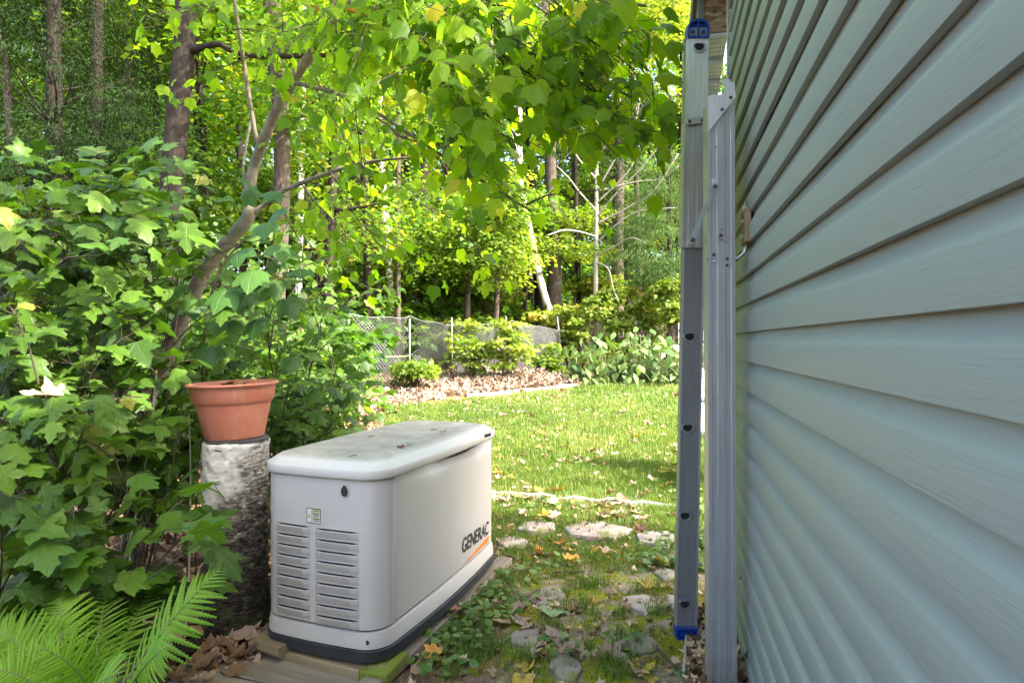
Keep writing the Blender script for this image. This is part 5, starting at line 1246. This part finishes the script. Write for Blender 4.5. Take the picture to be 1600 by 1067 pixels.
def tree(name, label, trunk, crown, mat_b, mat_l, seed, group=None, size=.09, nsp=60, nl=60, rad=(.35, .8), tone=.5, tvar=.15, tm=None, limbs=True, extra=(), cat='tree', droop=.35, flat=.35, minr=.0, base_v=None):
    """trunk: (u, v, Y, w px) list from low to high; crown: list of (x, y, z, rx, ry, rz) ellipsoids in world space"""
    r = np.random.RandomState(seed); u, v, Y, w = trunk[0]; x0 = (u - CX) * Y / F; base = ground(x0, Y)
    vb = CY + (H - base.z) * F / Y
    tr = [(u, vb + 12, Y, w * 1.25), (u, vb - 6, Y, w * 1.05)] + [q_ for q_ in trunk if q_[1] < vb - 15]
    t = thing(name, label, cat, base, group=group)
    Q, R = trunk_px(tr); mb = MB().tube(Q, R, 12); part('trunk', mb, mat_b, t, smooth=True)
    Ps = []
    C = []; RD = []
    for k, (cx, cy, cz, rx, ry, rz) in enumerate(crown):
        n = max(1, int(nsp / len(crown))); d = norm(r.randn(n, 3)); s = r.uniform(.35, 1, (n, 1)) ** .6; C.append(np.array([cx, cy, cz]) + d * s * [rx, ry, rz]); RD.append(r.uniform(*rad, n))
    C = np.concatenate(C) if C else np.zeros((0, 3)); RD = np.concatenate(RD) if RD else np.zeros(0)
    gzc = gz(C[:, 0], C[:, 1]) + .25 if len(C) else 0
    if len(C): C[:, 2] = np.maximum(C[:, 2], gzc)
    if limbs and len(C):
        lb = MB(); zz = np.array([p.z for p in Q])
        for i, c in enumerate(C):
            if i % 4 and len(C) > 30: continue
            zt = min(max(c[2] - .35 * math.hypot(c[0] - Q[0].x, c[1] - Q[0].y) - .2, Q[0].z + .5), Q[-1].z - .05); k = int(np.argmin(abs(zz - zt))); p = Q[k]; e = Vector(c)
            m_ = p.lerp(e, .5) + Vector((0, 0, .12 * (e - p).length)) + Vector(r.randn(3) * .08); lb.tube(bez(p, m_, e, 6), [max(.004, min(.03, R[k] * .22) * (1 - .85 * q_ / 5)) for q_ in range(6)], 4, cap=False)
        part('limb', lb, mat_b, t, smooth=True)
    for e_ in extra:
        Q2, R2 = trunk_px(e_); part('branch', MB().tube(Q2, R2, 8), mat_b, t, smooth=True)
    if len(C):
        A = foliage_arrays(r, C, RD, nl, size, flat=flat, droop=droop, tone=tone, tvar=tvar); cr__ = put('crown', leaf_mass('crown', tm or T_QUAD, *A, mat_l, np.array(base), uv=False), t); cr__['kind'] = 'stuff'
    return t
def cw(u, v, Y, ru, rv, ry):
    """ellipsoid seen at a pixel: radii given in pixels and metres of depth"""
    p = at(u, v, Y); return (p.x, p.y, p.z, ru * Y / F, ry, rv * Y / F)
G = M['tree_leaf']; YG = M['yellow_leaf']; ND = M['needle']
# trunks one can tell apart, nearest first
tree('maple_tree', 'straight dark brown trunk standing left of the leaning tree', [(262, 420, 6.0, 36), (268, 300, 6.0, 36), (276, 200, 6.0, 34), (287, 90, 6.0, 31), (290, 0, 6.0, 30), (292, -160, 6.0, 28)],
     [cw(520, -120, 5.6, 230, 110, 1.4), cw(560, 20, 6.2, 160, 110, 1.2)], M['bark_dark'], G, 201, size=.085, nsp=60, nl=50, tone=.6, limbs=False,
     extra=[[(300, 80, 6.0, 12), (325, 72, 5.9, 10), (345, 70, 5.9, 9), (362, 80, 5.9, 9), (400, 88, 5.8, 8), (460, 88, 5.8, 8), (560, 86, 5.8, 6), (660, 88, 5.8, 4)]])
tree('maple_tree', 'grey brown trunk rising just right of the leaning tree', [(432, 500, 6.6, 24), (437, 400, 6.6, 24), (440, 320, 6.6, 24), (440, 200, 6.6, 25), (432, 110, 6.6, 25), (424, 30, 6.6, 25), (420, -150, 6.6, 24)],
     [cw(480, -60, 6.8, 200, 110, 1.6), cw(500, 180, 6.8, 90, 60, 1.0)], M['bark'], G, 202, size=.085, nsp=50, nl=50, tone=.65, limbs=False)
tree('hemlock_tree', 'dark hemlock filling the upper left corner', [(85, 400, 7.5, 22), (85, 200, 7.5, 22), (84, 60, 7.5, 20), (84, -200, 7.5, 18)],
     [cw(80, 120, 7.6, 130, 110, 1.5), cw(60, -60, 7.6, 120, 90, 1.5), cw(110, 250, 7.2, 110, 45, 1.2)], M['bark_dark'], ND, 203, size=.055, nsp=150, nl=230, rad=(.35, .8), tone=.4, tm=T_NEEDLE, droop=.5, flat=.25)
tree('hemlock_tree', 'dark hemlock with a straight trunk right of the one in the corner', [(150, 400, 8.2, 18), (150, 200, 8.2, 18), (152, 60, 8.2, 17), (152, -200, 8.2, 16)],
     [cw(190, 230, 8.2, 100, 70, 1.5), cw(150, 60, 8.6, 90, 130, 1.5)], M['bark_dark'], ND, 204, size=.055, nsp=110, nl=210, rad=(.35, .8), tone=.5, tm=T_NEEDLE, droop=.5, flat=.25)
tree('young_maple', 'slender forked dark tree left of the white birch', [(513, 460, 8.5, 16), (516, 360, 8.5, 16), (520, 280, 8.5, 15), (524, 180, 8.5, 14), (528, 100, 8.5, 12), (530, -60, 8.5, 10)],
     [cw(540, 60, 8.6, 120, 80, 1.3), cw(560, 330, 8.8, 80, 60, 1.0), cw(480, 200, 8.8, 60, 60, 1)], M['bark_dark'], G, 205, size=.09, nsp=60, nl=50, tone=.7, extra=[[(522, 250, 8.5, 10), (540, 190, 8.5, 9), (548, 120, 8.5, 8), (560, 20, 8.5, 7)], [(515, 330, 8.5, 8), (560, 325, 8.4, 6), (590, 318, 8.4, 4)]])
tree('birch_tree', 'straight white birch stem behind the fence left of centre', [(611, 500, 12, 10), (608, 420, 12, 11), (603, 350, 12, 11), (598, 290, 12, 11), (594, 200, 12, 10), (590, -40, 12, 9)],
     [cw(600, 80, 12, 90, 90, 1.4)], M['birch'], YG, 206, size=.08, nsp=40, nl=50, tone=.3)
tree('birch_tree', 'leaning white birch stem near the middle of the wood', [(862, 500, 13, 11), (852, 465, 13, 11), (840, 420, 13, 11), (828, 360, 13, 10), (818, 315, 13, 9), (812, 250, 13, 8), (812, 60, 13, 9)],
     [cw(800, 120, 13, 90, 90, 1.4)], M['birch'], YG, 207, size=.08, nsp=40, nl=50, tone=.3)
tree('cedar_tree', 'thick dark fibrous trunk right of the leaning birch', [(866, 500, 14, 24), (866, 420, 14, 23), (863, 350, 14, 20), (858, 200, 14, 17), (852, 0, 14, 14)], [cw(860, 150, 14.5, 70, 120, 1.5)], M['bark'], ND, 208, size=.08, nsp=60, nl=150, tone=.8, tm=T_NEEDLE, droop=.6, flat=.25)
tree('maple_tree', 'dark trunk just left of the leaning birch', [(842, 500, 15, 14), (840, 420, 15, 14), (832, 300, 15, 13), (828, 200, 15, 13), (825, 0, 15, 12)], [cw(850, 60, 15, 120, 90, 1.6)], M['bark_dark'], G, 209, size=.10, nsp=50, nl=60, tone=.6)
tree('birch_tree', 'thin pinkish birch stem between the creeper and the young maple', [(466, 470, 10, 10), (468, 400, 10, 10), (470, 300, 10, 9), (474, 150, 10, 8), (476, 0, 10, 7)], [cw(470, 130, 10, 60, 80, 1.2)], M['birch'], G, 210, size=.085, nsp=36, nl=50, tone=.65)
tree('young_maple', 'thin dark stem just right of the straight white birch', [(622, 500, 11, 8), (622, 400, 11, 8), (622, 300, 11, 8), (623, 180, 11, 7), (625, 0, 11, 6)], [cw(640, 330, 11, 70, 70, 1.2), cw(630, 120, 11, 80, 90, 1.4)], M['bark'], YG, 211, size=.085, nsp=60, nl=50, tone=.15)
tree('young_maple', 'dark stem between the forked tree and the white birch', [(575, 500, 11, 12), (574, 400, 11, 12), (570, 280, 11, 11), (566, 180, 11, 10), (560, 0, 11, 9)], [cw(590, 400, 11.5, 80, 50, 1.2), cw(570, 200, 11.5, 80, 80, 1.2)], M['bark_dark'], G, 212, size=.085, nsp=60, nl=50, tone=.7)
tree('young_maple', 'yellowing maple behind the middle of the fence', [(730, 500, 12.5, 9), (732, 400, 12.5, 9), (735, 300, 12.5, 8), (738, 180, 12.5, 6)], [cw(760, 370, 11.8, 60, 60, 1.0), cw(700, 400, 12, 60, 60, 1.0), cw(790, 300, 12, 40, 60, .8)], M['bark'], YG, 213, size=.10, nsp=80, nl=60, tone=.25, tvar=.2)
tree('young_maple', 'pale yellow leaved maple left of the leaning birch', [(775, 500, 12.8, 9), (778, 400, 12.8, 9), (780, 300, 12.8, 8), (780, 200, 12.8, 6)], [cw(790, 390, 12, 30, 50, .8), cw(765, 330, 12.2, 50, 60, 1.0)], M['bark'], YG, 214, size=.095, nsp=46, nl=60, tone=.6, tvar=.15)
tree('young_maple', 'layered green maple right of the leaning birch', [(905, 500, 14.5, 9), (903, 420, 14.5, 9), (900, 330, 14.5, 8), (898, 200, 14.5, 6)], [cw(900, 390, 13.6, 60, 22, 1.0), cw(890, 340, 14, 50, 25, 1.0)], M['bark_dark'], YG, 215, size=.10, nsp=44, nl=60, tone=.35, droop=.2, flat=.2)
# bare dead tree with its fine branches
dt = [(930, 500, 12.8, 8), (931, 420, 12.8, 7), (932, 330, 12.8, 6), (932, 250, 12.8, 5), (933, 190, 12.8, 4), (934, 120, 12.8, 2)]
ex = []
for (v, pts) in ((400, [(960, 385), (985, 372), (1010, 380)]), (370, [(905, 362), (880, 360), (855, 368)]), (340, [(965, 300), (1000, 265), (1040, 215)]), (318, [(980, 270), (1010, 220), (1060, 200)]), (300, [(960, 250), (990, 200), (1000, 150)]), (280, [(905, 250), (890, 220), (880, 180)]), (330, [(905, 300), (890, 280), (870, 260)]), (260, [(950, 215), (965, 180), (970, 140)]), (300, [(990, 285), (1030, 280), (1060, 260)]), (380, [(965, 350), (1000, 330), (1055, 325)]), (350, [(990, 320), (1020, 300), (1060, 240)]), (410, [(950, 420), (958, 450), (966, 470)])):
    ex.append([(932, v, 12.8, 3.2)] + [(u, vv, 12.5 - .25 * k, 2.6 - .5 * k) for k, (u, vv) in enumerate(pts)])
tree('dead_tree', 'bare pale dead tree with thin crooked branches', dt, [], M['dead_twig'], G, 216, extra=ex, limbs=False)
tree('cedar_tree', 'pale green cedar with drooping sprays beside the ladder', [(1046, 520, 13, 10), (1046, 400, 13, 9), (1047, 260, 13, 7), (1048, 150, 13, 4)], [cw(1010, 380, 12.6, 60, 50, 1.2), cw(1040, 300, 13, 60, 60, 1.2), cw(1060, 430, 12.4, 60, 40, 1)], M['bark_dark'], M['needle_pale'], 217, size=.07, nsp=140, nl=200, rad=(.25, .6), tone=.5, tm=T_NEEDLE, droop=.9, flat=.25)
tree('cedar_tree', 'dark cedar behind the bare dead tree', [(965, 520, 15, 20), (965, 400, 15, 18), (968, 200, 15, 16), (970, 0, 15, 12)], [cw(960, 290, 15.5, 70, 90, 1.4), cw(985, 180, 15.5, 60, 60, 1.4)], M['bark'], ND, 218, size=.08, nsp=110, nl=180, rad=(.3, .7), tone=.9, tm=T_NEEDLE, droop=.8, flat=.25)
tree('maple_tree', 'yellow green maple crown seen above the dead tree beside the ladder', [(1000, 520, 16, 9), (995, 300, 16, 8), (985, 100, 16, 7), (985, -60, 16, 6)], [cw(1010, 90, 15, 90, 110, 1.8), cw(1050, -40, 15, 90, 80, 1.8), cw(940, 20, 16, 80, 80, 1.5)], M['bark'], YG, 219, size=.10, nsp=120, nl=70, tone=.45, tvar=.2)
seen_ = {}
# mid distance stand, trunks partly hidden
r0 = np.random.RandomState(77)
MID = [(200, 11, .55), (330, 10, .7), (120, 12, .5), (30, 11, .5), (380, 13, .75), (250, 14, .6), (660, 14, .6), (700, 16, .7), (500, 14, .75), (560, 16, .7), (760, 17, .65), (440, 17, .8), (900, 18, .6), (820, 19, .65), (-60, 13, .5), (620, 18, .75), (980, 19, .6), (1060, 18, .6)]
LB_ = ['maple tree in the wood at the left edge', 'maple tree in the wood behind the hemlocks', 'maple tree in the wood behind the dark brown trunk', 'maple tree in the wood behind the leaning tree', 'maple tree in the wood behind the forked tree', 'maple tree in the wood behind the white birch', 'maple tree in the wood behind the fence middle', 'maple tree in the wood behind the leaning birch', 'maple tree in the wood behind the cedars']
def lab_for(u):
    i = int(np.clip(np.searchsorted([-20, 160, 300, 410, 540, 640, 780, 890], u), 0, 8)); return LB_[i]
for i, (u, Y, tn) in enumerate(MID):
    lean = r0.randn() * 12; w = (.12 + .10 * r0.rand()) * F / Y; s = 8 / Y
    cr2_ = [cw(u + r0.randn() * 20, 60 + r0.randn() * 60, Y, 120 * 10 / Y, 130 * 10 / Y, 1.8), cw(u + 40 * r0.randn(), -130, Y, 110, 120, 1.8), cw(u + r0.randn() * 50, 330 + r0.randn() * 40, Y, 90 * 10 / Y, 80 * 10 / Y, 1.4)]
    lab2 = ('shaded ' if tn < .6 else 'sunlit ') + lab_for(u); seen_[lab2] = seen_.get(lab2, 0) + 1; lab2 += ['', ', the farther of two', ', the farthest of three'][seen_[lab2] - 1]
    tree('maple_tree', lab2, [(u, 440, Y, w), (u + lean * .5, 250, Y, w * .95), (u + lean, 60, Y, w * .85), (u + lean * 1.5, -200, Y, w * .7)], cr2_, M['bark_dark'] if i % 3 else M['bark'], G if i % 4 else YG, 300 + i,
         group='trees of the wood ' + lab_for(u)[23:], size=.10 + .003 * Y, nsp=130, nl=70, rad=(.4, .95), tone=tn if i % 4 else .2, tvar=.16)
# far wood: one model tree's crowns copied, trunks countable; nothing tells them apart
def far_model(seed, tone):
    return tree('wood_tree', 'tall tree of the deep wood far behind the fence', [(800, 300, 24, 7), (800, 100, 24, 6), (802, -200, 24, 5), (803, -400, 24, 3)], [(0, 24, 8, 2.2, 2.2, 3.6), (0.3, 24.2, 13, 2.2, 2.2, 3.4), (-.4, 24, 3.2, 2.2, 2.0, 2.0)], M['bark_dark'], G, seed, group='tall trees of the deep wood', size=.20, nsp=120, nl=60, rad=(.6, 1.2), tone=tone, tvar=.15)
mods = [far_model(401, .3), far_model(402, .55), far_model(403, .75)]
k_ = 0; placed = []
for i in range(400):
    Y = r0.uniform(20, 46); x = r0.uniform(-1.05, .75) * Y - (2 if Y > 30 else 0)
    if x > 3.2 and Y < 24: continue
    if any((x - a) ** 2 + (Y - b) ** 2 < 4.5 for a, b in placed): continue
    placed.append((x, Y))
    if len(placed) > 92: break
for i, (x, Y) in enumerate(placed):
    src = mods[i % 3]
    if i < 3: o = src
    else:
        o = src.copy(); COL.objects.link(o)
        for ch in list(src.children): c = ch.copy(); COL.objects.link(c); c.parent = o
    o.location = ground(x, Y); s = r0.uniform(.8, 1.2); o.scale = (s, s, s * r0.uniform(.85, 1.15)); o.rotation_euler = (0, 0, r0.rand() * 6.28)
# undergrowth and shrubs
def shrub(name, label, c, crown, seed, mat, size=.07, nsp=26, nl=45, rad=(.12, .30), tone=.5, tvar=.15, tm=None, group=None, cat='shrub', stem=.008, droop=.3, flat=.5, smat=None):
    r = np.random.RandomState(seed); t = thing(name, label, cat, c, group=group); C = []
    for cc in crown:
        n = max(1, nsp // len(crown)); d = norm(r.randn(n, 3)); C.append(np.array(cc[:3]) + d * r.uniform(.2, 1, (n, 1)) ** .6 * np.array(cc[3:]))
    C = np.concatenate(C); C[:, 2] = np.maximum(C[:, 2], gz(C[:, 0], C[:, 1]) + .03 + .25 * r.rand(len(C))); mb = MB()
    for e in C:
        b = Vector(c) + Vector((r.randn() * .08, r.randn() * .08, -.02)); e = Vector(e); mb.tube(bez(b, b.lerp(e, .5) + Vector((0, 0, .15)), e, 5), [stem, stem * .8, stem * .6, stem * .4, stem * .25], 4, cap=False)
    part('stem', mb, smat or M['twig'], t, smooth=True); A = foliage_arrays(r, C, r.uniform(*rad, len(C)), nl, size, flat=flat, droop=droop, tone=tone, tvar=tvar, jit=.6)
    g = put('foliage', leaf_mass('foliage', tm or T_S3, *A, mat, np.array(c), uv=False), t); g['kind'] = 'stuff'; return t
def sh(u, v, Y, ru, rv, lab, seed, mat=YG, name='shrub', **k):
    c = g2(u, Y); cc = cw(u, v, Y, ru, rv, ru * Y / F * .8); return shrub(name, lab, c, [cc], seed, mat, **k)
sh(650, 578, 9.6, 30, 22, 'small yellow green shrub before the fence at the left end of the bed', 501, size=.08, nsp=24, tone=.35)
sh(740, 552, 10.6, 34, 36, 'leafy shrub in front of the fence behind the bed', 502, size=.085, nsp=18, tone=.4)
sh(792, 538, 10.4, 34, 50, 'yellow green bushy shrub right of the bed shrub', 503, size=.085, nsp=26, tone=.55)
sh(720, 510, 11.3, 30, 22, 'low shrub poking over the fence top', 504, size=.08, nsp=16, tone=.5)
sh(860, 558, 11.2, 26, 28, 'small shrub by the sagging end of the fence', 505, size=.075, nsp=18, tone=.3)
def bush(label, u0, Y, parts_, seed, tone, mat=YG, **k):
    c = g2(u0, Y); shrub('shrub', label, c, [cw(u, v, Y, ru, rv, ru * Y / F * .9) for u, v, ru, rv in parts_], seed, mat, tone=tone, **dict(dict(size=.095, nl=30, rad=(.10, .24), tvar=.16, droop=.45, flat=.8), **k))
bush('pale shrub with flat sprays beneath the leaning birch', 870, 12.6, [(850, 492, 26, 8), (885, 482, 24, 8), (872, 505, 24, 10)], 506, .75, nsp=34)
bush('big loose pale yellow green bush at the back of the lawn', 915, 12.2, [(905, 515, 24, 30), (930, 480, 18, 22), (945, 540, 24, 22), (915, 560, 24, 14)], 507, .5, nsp=64)
bush('tall loose bush with a leafy top in the middle of the back border', 960, 12.4, [(955, 462, 14, 16), (968, 500, 22, 26), (985, 545, 24, 22)], 508, .6, nsp=60)
bush('yellow tinted bush right of the tall one in the back border', 1010, 12.3, [(1000, 478, 16, 18), (1018, 510, 18, 26), (1012, 552, 24, 20)], 509, .68, nsp=56)
bush('big pale bush in the back border next to the ladder', 1050, 11.8, [(1045, 448, 20, 20), (1052, 485, 24, 28), (1046, 545, 22, 22), (1085, 500, 22, 30)], 510, .6, nsp=70)
bush('rust tinged bush behind the back border', 1030, 13.2, [(1028, 448, 16, 12), (985, 455, 14, 10)], 511, .8, nsp=18)
bush('dark green bush in the gap left of the back border', 885, 12.8, [(880, 545, 14, 20)], 512, .35, mat=G, nsp=18)
for i, (u, Y) in enumerate(((905, 10.6), (935, 10.4), (965, 10.7), (1000, 10.5), (1030, 10.3), (1056, 10.4), (1100, 10.4))):
    c = g2(u, Y); r = np.random.RandomState(600 + i); n = 90; t = thing('broad_leaf_plant', ['broad leaved plant leftmost in the border at the back of the lawn', 'second broad leaved plant from the left in the back border', 'broad leaved plant below the yellow bush', 'broad leaved plant fourth from the left in the back border', 'broad leaved plant fifth from the left in the back border', 'broad leaved plant just left of the ladder in the back border', 'broad leaved plant seen between the ladder rails'][i], 'plant', c, group='broad leaved plants of the back border')
    n = 64 + 9 * (i * 5 % 4); hh_ = (.55, .8, .45, .9, .6, .75, .7)[i]; P = np.stack([c.x + r.randn(n) * .17, c.y + r.randn(n) * .25, c.z + .08 + hh_ * r.rand(n) ** 1.5], -1); mb = MB()
    for p in P: mb.tube([Vector((c.x + (p[0] - c.x) * .3, c.y + (p[1] - c.y) * .3, c.z)), Vector(p)], [.006, .003], 4, cap=False)
    part('stem', mb, M['stem'], t); D = np.stack([r.randn(n), r.randn(n) - .6, -.55 + r.randn(n) * .3], -1)
    g = put('foliage', leaf_mass('foliage', T_OVATE, P, D, np.stack([r.randn(n) * .4, r.randn(n) * .4 - .4, np.ones(n)], -1), r.uniform(.12, .23, n), r.rand(n), M['hosta'], np.array(c), uv=False), t); g['kind'] = 'stuff'
# understorey of the wood
US = [(40, 7), (120, 6.2), (180, 7.5), (260, 5.4), (330, 6.5), (400, 5.6), (450, 7), (430, 6.2), (610, 12.4), (20, 5.2), (90, 4.6), (200, 4.8), (300, 9), (680, 13), (640, 12.5), (720, 14), (580, 11.5), (240, 9), (100, 9), (800, 15), (900, 16), (420, 9.5), (480, 10.5)]
for i, (u, Y) in enumerate(US):
    hh = 1.0 + .5 * r0.rand(); c = g2(u, Y); p = (c.x, c.y, c.z + hh * .6, .9 + .03 * Y, .8, hh * .55)
    shrub('undergrowth_bush', 'shadowed leafy bush in the undergrowth left of the fence' if u < 560 else 'leafy bush in the undergrowth beyond the fence', c, [p], 700 + i, G, size=.09 + .003 * Y, nsp=44, nl=46, rad=(.22, .5), tone=.42 if u < 560 else .6,
          group='undergrowth bushes of the left wood' if u < 560 else 'undergrowth bushes beyond the fence', tm=T_S3 if Y < 8 else T_QUAD)
for i, (u, v, Y, ru, rv) in enumerate(((575, 430, 12.6, 50, 40), (650, 420, 13.2, 55, 45), (720, 440, 13.5, 50, 36), (690, 370, 13.8, 60, 40), (770, 450, 14, 40, 26), (620, 350, 13.6, 55, 35), (930, 440, 14.5, 30, 18))):
    c = g2(u, Y); shrub('understorey_maple', ['low maple behind the left part of the fence', 'low maple behind the fence left of its middle', 'low maple behind the middle of the fence', 'taller young maple behind the middle of the fence', 'low maple between the fence and the leaning birch', 'taller young maple right of the white birch', 'small maple behind the back border left of the dead tree'][i], c, [cw(u, v, Y, ru, rv, .9)], 760 + i, YG if i % 2 else G, size=.11, nsp=54, nl=44, rad=(.25, .55), tone=.3 if i % 2 else .75, tvar=.18, tm=T_QUAD, droop=.3, flat=.25, cat='young tree')
# bare twigs tangled under the thicket
for i in range(26):
    u = r0.uniform(-20, 330); Y = r0.uniform(2.2, 4.2); a = g2(u, Y); b = at(u + r0.randn() * 90, r0.uniform(560, 780), Y + r0.randn() * .3)
    tag(solid('bare_twig', MB().tube(bez(a, a.lerp(b, .5) + Vector(r0.randn(3) * .08), b, 8), [.005 - .0004 * q_ for q_ in range(8)], 5, cap=False), M['twig'] if i % 3 else M['dead_twig'], smooth=True), 'thin bare twig standing in the shade beneath the left thicket', 'twig', 'bare twigs under the left thicket')
